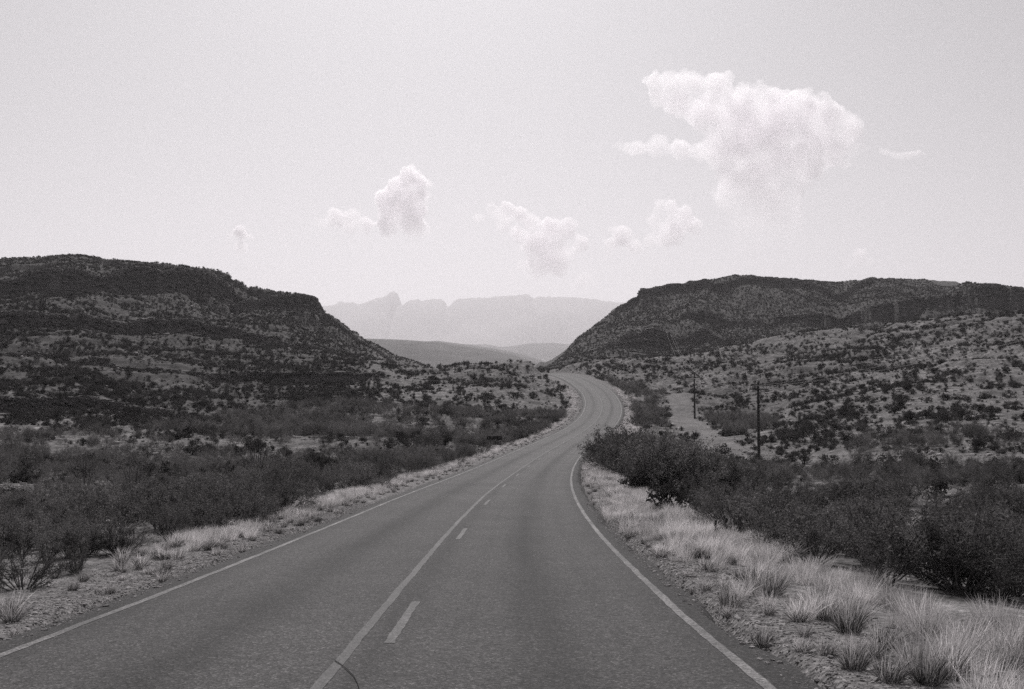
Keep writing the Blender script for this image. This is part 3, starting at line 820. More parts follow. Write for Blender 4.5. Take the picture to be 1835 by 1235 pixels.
def cells(px, y, key):
    """place of each thing inside its stand: column and row words"""
    col = np.empty(len(px), object); row = np.empty(len(px), object)
    for k in np.unique(key):
        m = np.where(key == k)[0]
        cw = ('far left', 'left', 'mid left', 'centre', 'mid right', 'right', 'far right') if len(m) > 40 else ('left', 'centre', 'right')
        rw = ('front row', 'second row', 'third row', 'fourth row', 'back row') if len(m) > 40 else ('front', 'middle', 'back')
        qc = np.argsort(np.argsort(px[m])) * len(cw) // len(m); qr = np.argsort(np.argsort(y[m])) * len(rw) // len(m)
        for i, a, b in zip(m, qc, qr): col[i] = cw[a]; row[i] = rw[b]
    return col, row

def wedge(n, r0, r1, a=45.0):
    th = np.radians(rng.uniform(-a, a, n)); r = np.sqrt(rng.uniform(r0 * r0, r1 * r1, n))
    return r * np.sin(th), r * np.cos(th)

def on_track(x, y, w=3.0):
    out = np.zeros(len(x), bool)
    for a, b in zip(TRK[:-1], TRK[1:]):
        ab = (b - a)[:2]; t = np.clip(((x - a[0]) * ab[0] + (y - a[1]) * ab[1]) / (ab @ ab), 0, 1)
        out |= np.hypot(x - a[0] - t * ab[0], y - a[1] - t * ab[1]) < w
    return out

# ------------------------------------------------------------------ tall leafy brush
N_TALL = 6
TALL = [make_shrub(200 + k, n_stem=15 + 2 * k, per=230, spread=0.80 + 0.06 * k) for k in range(N_TALL)]
for st_, fo_ in TALL:
    st_.materials.append(M_TWIG); fo_.materials.append(M_LEAF)
x, y = wedge(100000, 11, 260)
lat, zr, st = road_near(x, y)
z0 = height(x, y)
nz = fbm(x / 9.0, y / 9.0, 3, 301); nb = fbm(x / 28.0, y / 28.0, 3, 305)
area = 0.5 * math.radians(90) * (260 ** 2 - 11 ** 2); per_m2 = 100000 / area
dens = np.zeros(len(x)); hh = np.zeros(len(x)); zone = np.full(len(x), -1)
def zone_set(i, m, de, h):
    dens[m] = np.broadcast_to(de, m.shape)[m]; hh[m] = np.broadcast_to(h, m.shape)[m]; zone[m] = i
zone_set(0, (lat < -13) & (lat > -75) & (y > 15) & (y < 110), np.where(y > 55, 0.16, 0.10) + 0.22 * (nz + nb > 0.0), 1.1 + 0.3 * nz)
zone_set(1, (lat < -12) & (lat > -48) & (y > 104) & (y < 172) & (z0 < -3.2), 0.10 + 0.16 * (nz > -0.15), 1.5 + 0.3 * nz)
zone_set(2, (lat < np.where(y < 21, -5.7, -6.0)) & (lat > -13.5 - 8 * (y < 30)) & (y > 12) & (y < 178), np.where(y < 22, 0.55, 0.12 + 0.42 * (nz + 0.4 * nb > -0.3)), np.where((y < 20) & (lat < -8.5), 1.1, np.where(y < 20, 0.75, 1.0) * np.where(y < 27, 0.95, 1.3)) + 0.35 * nz)
zone_set(3, (lat > 7.2 + 0.6 * nz) & (lat < 17) & (y > 15) & (y < 46), 0.10 + 0.40 * (nz + 0.6 * nb > -0.22), np.where(y < 34, 1.15, 1.0) + 0.4 * nz)
zone_set(4, (lat > 7.0 - 1.0 * smooth((y - 48) / 26)) & (lat < 11.8) & (y >= 46) & (y < 84), 0.45, 3.0 - 0.22 * np.clip(lat - 7, 0, 9) + 0.5 * nz)
zone_set(5, (lat > 11.5) & (lat < 48) & (y > 28) & (y < 76) & (zone < 0), 0.08 + 0.24 * (nz + 0.7 * nb > 0.0), 1.2 + 0.35 * nz)
zone_set(6, (((x - 31) / 7) ** 2 + ((y - 150) / 16) ** 2 < 1), 0.30, 2.1 + 0.4 * nz)
zone_set(7, (lat > 5.8) & (lat < 14) & (y > 150) & (y < 250), 0.05 + 0.18 * (nz > -0.1), 1.6 + 0.4 * nz)
zone_set(8, (lat > 26) & (lat < 45) & (y > 76) & (y < 100) & (zone < 0), 0.08 + 0.16 * (nz > 0), 1.5 + 0.3 * nz)
keep = (rng.uniform(0, 1, len(x)) < dens / per_m2) & ~on_track(x, y, 3.4)
x, y, z0, lat, hh, zone = x[keep], y[keep], z0[keep], lat[keep], hh[keep], zone[keep]
hh = hh * rng.uniform(0.7, 1.2, len(x))
hh = np.where((np.abs(bearing_px(x, y) - 886) < 26) & (y > 84) & (y < 113), np.minimum(hh, 0.75), hh)
keep = in_sight(x, y, z0 + hh)
x, y, z0, lat, hh, zone = [a[keep] for a in (x, y, z0, lat, hh, zone)]
TALL_WORDS = {
    0: ('the open brush left of the road', 'shrubs scattered over the stony flat left of the road'),
    1: ('the thicket below the pale knoll', 'shrubs of the thicket below the pale knoll'),
    2: ('the brush behind the left verge', 'shrubs lining the left verge'),
    3: ('the dark thicket behind the right grass', 'shrubs of the thicket behind the right grass verge'),
    4: ('the big clump before the bend', 'shrubs of the big clump before the bend'),
    5: ('the wash below the right slope', 'shrubs in the wash on the right'),
    6: ('the clump between the utility poles', 'shrubs between the utility poles'),
    7: ('the brush outside the far bend', 'shrubs along the outside of the far bend'),
    8: ('the brush by the nearest utility pole', 'shrubs at the foot of the right slope'),
}
def size_word(h, near):
    return ('tall airy' if h > near * 1.15 else 'small twiggy' if h < near * 0.85 else 'bushy dark')
_px = pix(x, y, z0 + 0.5 * hh)[0]
order = np.argsort(-np.where((_px > -15) & (_px < 1850), hh / y, -1))
ind, rest = order[:300], order[300:]
zmean = {k: hh[zone == k].mean() for k in range(9) if (zone == k).any()}
src_tall = [None] * N_TALL
zcol, zrow = cells(pix(x, y, z0)[0][ind], y[ind], zone[ind])
for n_, i in enumerate(ind):
    k = n_ % N_TALL
    root = empty('desert_shrub', (x[i], y[i], z0[i] - 0.03), rng.uniform(0, 6.28), hh[i] * 1.05)
    root.scale = (hh[i] * rng.uniform(0.95, 1.4), hh[i] * rng.uniform(0.95, 1.4), hh[i] * rng.uniform(0.9, 1.1))
    ph, gr = TALL_WORDS[zone[i]]
    tag(root, f"{size_word(hh[i], zmean[zone[i]])} shrub, {zrow[n_]}, {zcol[n_]} of {ph}", 'shrub', gr)
    s_ = obj('stems', TALL[k][0], None, root); f_ = obj('foliage', TALL[k][1], None, root)
    if src_tall[k] is None: src_tall[k] = f_
scatter('brush', 'uncounted dark leafy brush thickening the flats beyond the nearer shrubs', np.stack([x, y, z0 - 0.03], 1)[rest], rng.uniform(0, 6.28, len(rest)), hh[rest] * 1.05, rng.integers(0, N_TALL, len(rest)), src_tall)
print('tall', len(x))

# ------------------------------------------------------------------ low rounded shrubs on the slopes
N_LOW = 5
LOW = [make_low_shrub(400 + k) for k in range(N_LOW)]
for m_ in LOW: m_.materials.append(M_LEAF2)
parts = []
for n_, r0, r1 in ((120000, 32, 330), (380000, 330, 720)):
    x, y = wedge(n_, r0, r1)
    dn = n_ / (0.5 * math.radians(90) * (r1 ** 2 - r0 ** 2))
    lat, zr, st = road_near(x, y)
    nz = fbm(x / 7.0, y / 7.0, 3, 311); nb = fbm(x / 30.0, y / 30.0, 3, 315)
    px = bearing_px(x, y) + 110 * fbm(x / 22.0, y / 22.0, 3, 319)
    de = np.where((px < 680) & (y > 120), 0.50 + 0.35 * nb, np.where(x > 0, 0.24 + 0.17 * nz + 0.08 * nb, 0.16 + 0.14 * nz))
    de = np.where((px > 960) & (y > 345), 0.50 + 0.3 * nb, de)
    de = np.where((px > 680) & (px < 975) & (y > 140) & (y < 330), 0.22 + 0.18 * nz, de)
    de = de * np.where(y < 330, np.where(x > 0, np.where(px > 1400, 1.75, 1.4), 1.3), 1.1) * np.where(y < 330, 0.35 + 1.5 * smooth(0.5 + 1.4 * nz + 0.5 * nb), 1.6)
    de = np.where(y < 100, de * 0.9, de)
    m = (np.abs(lat) > 6.3) & ~on_track(x, y, 2.0) & (rng.uniform(0, 1, n_) < de / dn)
    parts.append(np.stack([x[m], y[m], lat[m]], 1))
P = np.vstack(parts); x, y, lat = P.T
z0 = height(x, y)
hh = 0.46 * np.exp(rng.normal(0, 0.6, len(x))) * np.where(y > 330, 1.15, 1.15)
hh = hh * np.where((x > 0) & (y < 330), 0.86, 1.0)
hh = np.clip(hh, 0.16, np.where(y > 330, 1.1, 1.7))
keep = in_sight(x, y, z0 + hh)
x, y, z0, lat, hh = [a[keep] for a in (x, y, z0, lat, hh)]
order = np.argsort(-hh / y)
pxx, pyy = pix(x, y, z0)
inframe = (pxx[order] > 0) & (pxx[order] < 1835)
ind = order[inframe][:300]; rest = np.setdiff1d(order, ind)
src_low = [None] * N_LOW
LOWW = (('the flat below the left hill', 'low shrubs below the left hill'), ('the ground below the knoll', 'low shrubs below the knoll'), ('the slope around the poles', 'low shrubs around the poles'), ('the slope beyond the poles', 'low shrubs on the right slope'))
lz = np.digitize(pxx[ind], (620, 1050, 1420))
zcol, zrow = cells(pxx[ind], y[ind], lz)
for n_, i in enumerate(ind):
    k = n_ % N_LOW
    o = obj('low_shrub', LOW[k], None, None, (x[i], y[i], z0[i] - 0.04))
    o.rotation_euler = (0, 0, rng.uniform(0, 6.28)); o.scale = (hh[i],) * 3
    w_ = LOWW[lz[n_]]
    sz = 'large' if hh[i] > 0.95 else 'small' if hh[i] < 0.6 else 'middling'
    tag(o, f"{sz} round shrub, {zrow[n_]}, {zcol[n_]} of {w_[0]}", 'shrub', w_[1])
    if src_low[k] is None: src_low[k] = o
scatter('hillside_scrub', 'uncounted dark low scrub dotting the hillsides', np.stack([x, y, z0 - 0.04], 1)[rest], rng.uniform(0, 6.28, len(rest)), hh[rest], rng.integers(0, N_LOW, len(rest)), src_low)
print('low', len(x))

# ------------------------------------------------------------------ verge grass
N_TUFT = 6
TUFT = [make_tuft(500 + k, n=260, h=1.0, dark=0.14, hd=0.5, spread=0.5, foot=0.34) for k in range(3)] + [make_tuft(520 + k, n=420, h=1.0, w=0.0085, dark=0.62, hd=0.68, spread=0.62, foot=0.26) for k in range(3)]
n_ = 60000
sA = rng.uniform(4, 230, n_); side = np.where(rng.uniform(0, 1, n_) < 0.5, -1, 1); la = side * rng.uniform(4.0, 8.2, n_)
gx0 = np.interp(sA, RS, RX) + la * np.cos(np.interp(sA, RS, RT)); gy0 = np.interp(sA, RS, RY) - la * np.sin(np.interp(sA, RS, RT))
per = n_ / (226 * 4.2 * 2)
nz = fbm(gx0 / 1.6, gy0 / 1.6, 3, 331)
al = np.abs(la)
dry = np.where(side > 0, smooth((al - np.where(gy0 > 16, 3.95, 4.1) + 0.6 * nz) / 1.0) * (1 - smooth((al - 6.7 - 0.5 * nz) / 0.8)), smooth((al - 4.7 + 0.4 * nz) / 0.7) * (1 - smooth((al - 6.3 - 0.4 * nz) / 0.6)) * smooth((gy0 - 17.5) / 5))
de_dry = 6.8 * dry * np.clip(0.62 + 1.4 * nz, 0.06, 1.5)
de_dark = np.where(al < 5.3, 2.4, 0.9) * (al > 4.05) * (al < 6.5) * np.where(side > 0, 1.0, 0.8)
u_ = rng.uniform(0, 1, n_)
isd = u_ < de_dry / per; isk = (~isd) & (u_ < (de_dry + de_dark) / per)
m = isd | isk
gx0, gy0, side, al, isk = gx0[m], gy0[m], side[m], al[m], isk[m]
gz0 = height(gx0, gy0)
gh = np.where(isk, rng.uniform(0.20, 0.48, len(gx0)), rng.uniform(0.24, 0.5, len(gx0))) * np.where(side < 0, 0.8, 1.0) * np.where((al < 4.8), 0.75, 1.0)
keep = in_sight(gx0, gy0, gz0 + gh, 0.5)
gx0, gy0, side, al, isk, gz0, gh = [a[keep] for a in (gx0, gy0, side, al, isk, gz0, gh)]
pxx, pyy = pix(gx0, gy0, gz0 + gh * 0.6)
infr = (pxx > 5) & (pxx < 1830) & (pyy < 1225)
score = np.where(infr, gh / gy0 * np.where(isk, 3.0, 1.0), -1)
order = np.argsort(-score); ind, rest = order[:300], order[300:]
tv = np.where(isk, 3, 0) + rng.integers(0, 3, len(gx0))
src_t = [None] * N_TUFT
zcol, zrow = cells(pxx[ind], gy0[ind], isk[ind] * 2 + (side[ind] > 0))
for n_, i in enumerate(ind):
    o = obj('grass_tuft', TUFT[tv[i]], None, None, (gx0[i], gy0[i], gz0[i] - 0.02))
    o.rotation_euler = (0, 0, rng.uniform(-0.6, 0.6)); o.scale = (gh[i],) * 3
    sd = 'right' if side[i] > 0 else 'left'
    if isk[i]: tag(o, f"low dark grass tuft, {zrow[n_]}, {zcol[n_]} of the {sd} verge", 'grass tuft', f'dark tufts on the {sd} verge')
    else: tag(o, f"tall pale grass tuft, {zrow[n_]}, {zcol[n_]} of the {sd} verge", 'grass tuft', f'pale tufts on the {sd} verge')
    if src_t[tv[i]] is None: src_t[tv[i]] = o
for k in range(N_TUFT):
    if src_t[k] is None: src_t[k] = next(s for s in src_t if s)
scatter('grass', 'pale dry grass growing thickly along both road verges', np.stack([gx0, gy0, gz0 - 0.02], 1)[rest], rng.uniform(-0.6, 0.6, len(rest)), gh[rest], tv[rest], src_t)
print('grass', len(gx0))

# ------------------------------------------------------------------ stones
N_ST = 5
STN = [make_stone(600 + k, 0.55 + 0.1 * (k % 3), 2) for k in range(N_ST)]
parts = []
for n_, r0, r1 in ((40000, 18, 200), (60000, 200, 480)):
    x, y = wedge(n_, r0, r1)
    dn = n_ / (0.5 * math.radians(90) * (r1 ** 2 - r0 ** 2))
    lat, zr, st = road_near(x, y)
    nb = fbm(x / 14.0, y / 14.0, 3, 351)
    de = np.clip(0.16 + 0.6 * (nb - 0.05), 0.03, 0.5) * np.where(r0 > 100, 1.1, 1.4)
    m = (np.abs(lat) > 9) & ~on_track(x, y, 2.2) & (rng.uniform(0, 1, n_) < de / dn)
    parts.append(np.stack([x[m], y[m]], 1))
# bank of stones along the far side of the track
tt = rng.uniform(0, 4, 260); i0 = tt.astype(int); f_ = tt - i0
bk = TRK[i0] * (1 - f_)[:, None] + TRK[i0 + 1] * f_[:, None]
bk[:, 1] += 3.4 + rng.normal(0, 0.5, 260) + 1.5 * rng.uniform(0, 1, 260) ** 3; parts.append(bk[:, :2])
P = np.vstack(parts); x, y = P.T
z0 = height(x, y)
ss = np.clip(0.21 * np.exp(rng.normal(0, 0.5, len(x))), 0.1, 1.1) * np.where(y > 200, 1.5, 1.0)
keep = in_sight(x, y, z0 + ss * 0.3)
x, y, z0, ss = [a[keep] for a in (x, y, z0, ss)]
pxx, pyy = pix(x, y, z0)
order = np.argsort(-np.where((pxx > 2) & (pxx < 1833), ss / y, -1)); ind, rest = order[:300], order[300:]
src_s = [None] * N_ST
szn = (pxx[ind] > 1060).astype(int)
zcol, zrow = cells(pxx[ind], y[ind], szn)
for n_, i in enumerate(ind):
    k = n_ % N_ST
    o = obj('stone', STN[k], None, None, (x[i], y[i], z0[i] + 0.08 * ss[i]))
    o.rotation_euler = (rng.uniform(-.2, .2), rng.uniform(-.2, .2), rng.uniform(0, 6.28)); o.scale = (ss[i],) * 3
    w_ = (('the stony flat left of the road', 'stones left of the road'), ('the stony right slope', 'stones on the right slope'))[szn[n_]]
    sz = 'large' if ss[i] > 0.5 else 'small' if ss[i] < 0.28 else 'middling'
    tag(o, f"{sz} pale stone, {zrow[n_]}, {zcol[n_]} of {w_[0]}", 'stone', w_[1])
    if src_s[k] is None: src_s[k] = o
scatter('rubble', 'pale limestone rubble strewn over the slopes', np.stack([x, y, z0 + 0.06 * ss], 1)[rest], rng.uniform(0, 6.28, len(rest)), ss[rest], rng.integers(0, N_ST, len(rest)), src_s)
# broken blocks along the ledges: parts of the hills they belong to
BLK = []
for k in range(5):
    import bmesh
    bm = bmesh.new(); bmesh.ops.create_cube(bm, size=1.0); bmesh.ops.subdivide_edges(bm, edges=bm.edges[:], cuts=1, use_grid_fill=True)
    r_ = np.random.default_rng(660 + k)
    for v_ in bm.verts:
        v_.co.x = v_.co.x * 1.5 + r_.normal(0, 0.09); v_.co.y = v_.co.y * 0.9 + r_.normal(0, 0.09); v_.co.z = v_.co.z * 0.62 + r_.normal(0, 0.07)
        if abs(v_.co.x) > 0.6: v_.co.z *= r_.uniform(0.6, 1.0)
    me = bpy.data.meshes.new('ledge_block'); bm.to_mesh(me); bm.free(); me.materials.append(M_LEDGE); BLK.append(me)
bl = []
for i, (dp, hp, w, sc) in enumerate(LEDGES):
    n_ = 2200
    px_ = rng.uniform(max(min(p[0] for p in hp), -600), min(max(p[0] for p in hp), 2400), n_)
    h_ = interp_px(px_, hp)
    y_ = interp_px(px_, dp); x_ = (px_ - CX) / F * y_
    for _ in range(3):
        y_ = ledge_line(i, x_, y_, px_); x_ = (px_ - CX) / F * y_
    where = rng.uniform(0, 1, n_)
    off = np.where(where < 0.45, w * rng.uniform(0.25, 0.7, n_), np.where(where < 0.75, w * rng.uniform(-0.5, 0.3, n_), -w * rng.uniform(0.5, 3.0, n_)))
    y_ = y_ + off
    sz_ = np.clip(h_, 0, 8) ** 0.6 * 0.55 * np.exp(rng.normal(0, 0.45, n_)) * np.where(where > 0.75, 0.55, 1.0)
    sz_ = np.minimum(sz_, np.where(h_ > 3, 1.7, 0.8) * rng.uniform(0.6, 1.0, n_))
    m = (h_ > 0.6) & (rng.uniform(0, 1, n_) < np.clip(h_ / 3.0, 0.3, 1))
    bl.append(np.stack([x_[m], y_[m], sz_[m], (px_[m] > 960)], 1))
bl = np.vstack(bl)
bz_ = height(bl[:, 0], bl[:, 1])
m = in_sight(bl[:, 0], bl[:, 1], bz_ + bl[:, 2] * 0.4); bl, bz_ = bl[m], bz_[m]
for hill, flag in ((HILL_L, 0), (HILL_R, 1)):
    jj = np.where(bl[:, 3] == flag)[0]
    bpx = bearing_px(bl[jj, 0], bl[jj, 1])
    jj = jj[np.argsort(-np.where((bpx > 0) & (bpx < 1835), bl[jj, 2] / bl[jj, 1], -1))]
    src_b = []
    for n_, i in enumerate(jj[:300]):
        o = obj('ledge_block', BLK[n_ % 5], None, hill, (bl[i, 0], bl[i, 1], bz_[i] + 0.1 * bl[i, 2]))
        o.rotation_euler = (rng.normal(0, .08), rng.normal(0, .06), rng.normal(0, 0.5)); o.scale = (bl[i, 2],) * 3
        if n_ < 5: src_b.append(o)
    rr_ = jj[300:]
    if len(rr_):
        so = scatter('ledge_rubble', 'smaller broken blocks along the ledges', np.stack([bl[rr_, 0], bl[rr_, 1], bz_[rr_] + 0.1 * bl[rr_, 2]], 1), rng.normal(0, 0.5, len(rr_)), bl[rr_, 2], rng.integers(0, 5, len(rr_)), src_b)
        so.parent = hill
print('blocks', len(bl))
# verge gravel
PEB = [make_stone(640 + k, 0.6, 1) for k in range(3)]
src_p = []
for k, (px_, py_, s_, w_) in enumerate(((1490, 1180, 0.09, 'palest loose stone on the right shoulder between dark tufts'), (150, 1085, 0.10, 'loose stone on the bare left shoulder gravel'), (1420, 1150, 0.07, 'small loose stone at the edge of the right pavement'))):
    PEB[k].materials.clear(); PEB[k].materials.append(M_PEBBLE)
    p_ = ground_hit(px_, py_, 5, 40)
    o = obj('stone', PEB[k], None, None, p_ + np.array((0, 0, 0.01))); o.scale = (s_,) * 3
    src_p.append(tag(o, w_, 'stone'))
n_ = 60000
sA = rng.uniform(3, 34, n_) ; side = np.where(rng.uniform(0, 1, n_) < 0.5, -1, 1); la = side * (3.62 + np.abs(rng.normal(0.1, 1.15, n_)))
gx1 = np.interp(sA, RS, RX) + la * np.cos(np.interp(sA, RS, RT)); gy1 = np.interp(sA, RS, RY) - la * np.sin(np.interp(sA, RS, RT))
gs = np.clip(0.022 * np.exp(rng.normal(0, 0.5, n_)), 0.01, 0.11)
gz1 = np.where(np.abs(la) < 3.8, np.interp(sA, RS, RZ) - 0.02, height(gx1, gy1))
m = in_sight(gx1, gy1, gz1 + 0.05, 0.3) & ((np.abs(la) > 3.8) | (rng.uniform(0, 1, n_) < 0.35))
gx1, gy1, gz1, gs = gx1[m], gy1[m], gz1[m], gs[m]
scatter('gravel', 'loose pale gravel on the road shoulders', np.stack([gx1, gy1, gz1 + 0.1 * gs], 1), rng.uniform(0, 6.28, len(gx1)), gs * 1.0, rng.integers(0, 3, len(gx1)), src_p)

# ------------------------------------------------------------------ singular plants
def sotol(px, py, rad, label, seed, n=90):
    r = np.random.default_rng(seed)
    p = ground_hit(px, py, 12, 200)
    root = empty('sotol_plant', p, 0, rad)
    mb = MB()
    for i in range(n):
        az = r.uniform(0, 6.28); el = r.uniform(0.1, 1.45); L = r.uniform(0.8, 1.1)
        d = np.array((math.cos(az) * math.cos(el), math.sin(az) * math.cos(el), math.sin(el)))
        t = np.array((0, .4, .8, 1.0))[:, None]
        c = np.array((0, 0, 0.12)) + d * L * t + np.array((0, 0, -0.15)) * t ** 2
        sd = np.cross(d, (0, 0, 1.0)); sd /= np.linalg.norm(sd) + 1e-9
        w = np.array((.03, .026, .016, .003))[:, None]
        k = np.arange(3)
        mb.add(np.vstack([c - sd * w, c + sd * w]), np.stack([k, 4 + k, 5 + k, 1 + k], 1))
    obj('blades', mb.mesh('blades'), M_SOTOL, root)
    mb = MB().tube([(0, 0, -0.1), (0, 0, 0.1), (0, 0, 0.22)], [0.14, 0.16, 0.08], 10)
    obj('trunk', mb.mesh('trunk'), M_TWIG, root)
    return tag(root, label, 'desert plant')
sotol(1722, 918, 0.85, 'spiky rosette plant with pale blades behind the right thicket', 700)
sotol(392, 932, 0.55, 'small spiky rosette plant beside the left verge grass', 701, 60)

def prickly_pear(px, py, h, label, seed, n=16):
    r = np.random.default_rng(seed)
    p = ground_hit(px, py, 12, 200)
    root = empty('prickly_pear', p - np.array((0, 0, 0.02)), r.uniform(0, 6.28), h)
    import bmesh
    bm = bmesh.new(); bmesh.ops.create_icosphere(bm, subdivisions=2, radius=0.5)
    me = bpy.data.meshes.new('pad'); bm.to_mesh(me); bm.free()
    co = np.array([v.co for v in me.vertices]); co[:, 2] += 0.5
    co *= np.array((0.72, 0.16, 1.0)); co[:, 0] *= 0.75 + 0.45 * co[:, 2]
    me.vertices.foreach_set('co', co.astype(np.float32).ravel()); me.polygons.foreach_set('use_smooth', np.ones(len(me.polygons), bool)); me.update()
    me.materials.append(M_CACTUS)
    tips = []
    for i in range(n):
        o = obj('pad', me, None, root)
        if i < 9 or not tips:
            az = r.uniform(0, 6.28); base = np.array((math.cos(az), math.sin(az), 0)) * r.uniform(0.05, 0.6); tl = r.uniform(-.5, .5)
        else:
            base, tl0 = tips[r.integers(0, len(tips))]; tl = tl0 + r.uniform(-.6, .6)
        s = r.uniform(0.2, 0.3); rz = r.uniform(0, 3.14)
        o.location = base; o.scale = (s,) * 3; o.rotation_euler = (r.uniform(-.2, .2), tl, rz)
        tip = base + 0.9 * s * np.array((math.sin(tl) * math.cos(rz), math.sin(tl) * math.sin(rz), math.cos(tl)))
        if tip[2] < 0.95: tips.append((tip, tl))
    return tag(root, label, 'cactus')
prickly_pear(1232, 922, 0.95, 'dark prickly pear at the back of the right grass verge', 710, 34)
prickly_pear(1306, 966, 0.75, 'prickly pear leaning out of the right thicket toward the grass', 711, 26)
prickly_pear(1262, 930, 0.8, 'smaller prickly pear beside the dark one by the right grass', 712, 24)

def ocotillo(px, py, h, label, seed, n=10):
    r = np.random.default_rng(seed)
    p = ground_hit(px, py, 12, 250)
    root = empty('ocotillo', p, 0, h)
    for i in range(n):
        az = r.uniform(0, 6.28); tl = r.uniform(0.05, 0.5)
        t = np.linspace(0, 1, 7)[:, None]
        d = np.array((math.cos(az) * math.sin(tl), math.sin(az) * math.sin(tl), math.cos(tl)))
        pts = d * t * r.uniform(.75, 1.05) + rvec(1, r) * 0.05 * np.sin(t * 3.1) + np.array((math.cos(az), math.sin(az), 0)) * 0.02 - np.array((0, 0, 0.03)) * (1 - t)
        obj('cane', MB().tube(pts, np.linspace(0.013, 0.006, 7), 5).mesh('cane'), M_OCO, root)
    return tag(root, label, 'desert plant')
ocotillo(462, 872, 2.6, 'tall bundle of ocotillo canes rising from the left verge brush', 720)
ocotillo(240, 912, 1.9, 'short bundle of ocotillo canes among the left brush', 721, 8)
ocotillo(152, 885, 2.0, 'thin ocotillo canes before the pale stony patch on the left', 722, 7)

# ------------------------------------------------------------------ utility poles, wires, sign, twig
def pole(px, py, d, h, label, arm=1.9, xyz=None):
    if xyz is None:
        x_ = (px - CX) / F * d; y_ = d
    else: x_, y_ = xyz
    z_ = float(height([x_], [y_])[0])
    root = empty('utility_pole', (x_, y_, z_))
    n = np.linspace(-0.8, h, 9)[:, None]
    obj('shaft', MB().tube(np.hstack([-0.012 * n, 0 * n, n]), np.linspace(0.17, 0.11, 9), 10).mesh('shaft', True), M_WOOD, root)
    x0 = -0.012 * (h - 0.75)
    ca = obj('crossarm', MB().box((x0, -0.17, h - 0.75), (arm, 0.10, 0.13), 0.12).mesh('crossarm'), M_WOOD, root)
    for s in (-1, 1):
        obj('brace', MB().tube([(x0 + s * 0.55, -0.20, h - 0.8), (x0 + s * 0.08, -0.16, h - 1.35)], 0.02, 5).mesh('brace'), M_METAL, root)
    tips = []
    for s in (-0.92, 0.92, 0):
        if s:
            c = (x0 + s * arm / 2 * math.cos(.12), -0.17 + s * arm / 2 * math.sin(.12), h - 0.685)
        else: c = (-0.012 * h, 0, h)
        ins = MB().tube([(c[0], c[1], c[2] - 0.02), (c[0], c[1], c[2] + 0.08), (c[0], c[1], c[2] + 0.10), (c[0], c[1], c[2] + 0.2), (c[0], c[1], c[2] + 0.24)], [0.02, 0.02, 0.06, 0.05, 0.02], 8)
        obj('insulator', ins.mesh('insulator', True), M_CERAMIC, root)
        tips.append(np.array((x_ + c[0], y_ + c[1], z_ + c[2] + 0.23)))
    tag(root, label, 'utility pole', 'utility poles along the track')
    return tips
poles = [pole(0, 0, 0, 9.5, 'utility pole standing outside the view on the right', xyz=(30.5, 40.0)),
         pole(1360, 830, 104, 8.0, 'nearest wooden utility pole with a crossarm, on the pale track'),
         pole(1245, 755, 173, 8.0, 'second wooden utility pole, by the pale track up the slope'),
         pole(1200, 632, 314, 8.0, 'third utility pole on the crest of the pale ridge'),
         pole(1075, 640, 430, 7.0, 'farthest utility pole, small against the right hill')]
for w_ in range(3):
    pts = []
    for a, b in zip(poles[:-1], poles[1:]):
        t = np.linspace(0, 1, 24)[:-1, None]
        L_ = np.linalg.norm(b[w_] - a[w_])
        pts.append(a[w_] + (b[w_] - a[w_]) * t - np.array((0, 0, 0.011 * L_)) * 4 * t * (1 - t))
    pts.append(poles[-1][w_][None])
    tag(obj('power_line', MB().tube(np.vstack(pts), 0.012, 5).mesh('power_line'), M_WIRE),
        ('left-hand wire strung along the utility poles', 'right-hand wire strung along the utility poles', 'top wire strung along the utility pole heads')[w_], 'wire', 'wires on the utility poles')

sx, sy = (886 - CX) / F * 111.0, 111.0
sz = float(height([sx], [sy])[0])
sg = empty('road_sign', (sx, sy, sz), 0.05)
bz = (HY - 785) / F * 111.0 - sz
bo = obj('board', MB().box((0, 0, bz), (1.72, 0.03, 0.45)).mesh('board'), M_SIGN, sg)
for s in (-0.5, 0.5):
    obj('post', MB().tube([(s, 0.05, -0.3), (s, 0.05, bz + 0.15)], 0.03, 8).mesh('post'), M_METAL, sg)
tag(sg, 'wide dark road sign board standing in the brush left of the road', 'road sign')

# dry twig on the centre line
tp = []
for a_, b_ in ((600, 1183), (612, 1191), (622, 1199), (634, 1211), (641, 1224), (646, 1240), (649, 1256)):
    dd = np.linspace(4, 14, 4000); xx = (a_ - CX) / F * dd; zz = (HY - b_) / F * dd
    zr_ = np.interp(dd, RY, RZ) + 0.012
    k = np.argmax(zz < zr_); tp.append((xx[k], dd[k], zr_[k]))
tag(obj('twig', MB().tube(np.array(tp), [0.0045, 0.004, 0.004, 0.004, 0.0035, 0.003, 0.003], 6).mesh('twig', True), M_WOOD), 'thin dark curved twig lying across the solid centre line', 'twig')

# things whose description still coincides are told apart by their order from the viewer
ORD = ('nearest', 'second-nearest', 'third-nearest', 'fourth-nearest', 'fifth-nearest', 'sixth-nearest', 'seventh-nearest', 'eighth-nearest', 'ninth-nearest', 'tenth-nearest', 'eleventh-nearest', 'twelfth-nearest',
       'thirteenth-nearest', 'fourteenth-nearest', 'fifteenth-nearest', 'sixteenth-nearest', 'seventeenth-nearest', 'eighteenth-nearest', 'nineteenth-nearest', 'twentieth-nearest', 'twenty-first-nearest', 'twenty-second-nearest', 'twenty-third-nearest', 'twenty-fourth-nearest', 'twenty-fifth-nearest')
same = {}
for o in C.objects:
    if o.parent is None and 'category' in o: same.setdefault(o['label'], []).append(o)
for lb, os_ in same.items():
    if len(os_) > 1:
        for k, o in enumerate(sorted(os_, key=lambda q: q.location.x ** 2 + q.location.y ** 2)):
            o['label'] = f"{ORD[min(k, len(ORD) - 1)]} {lb}"

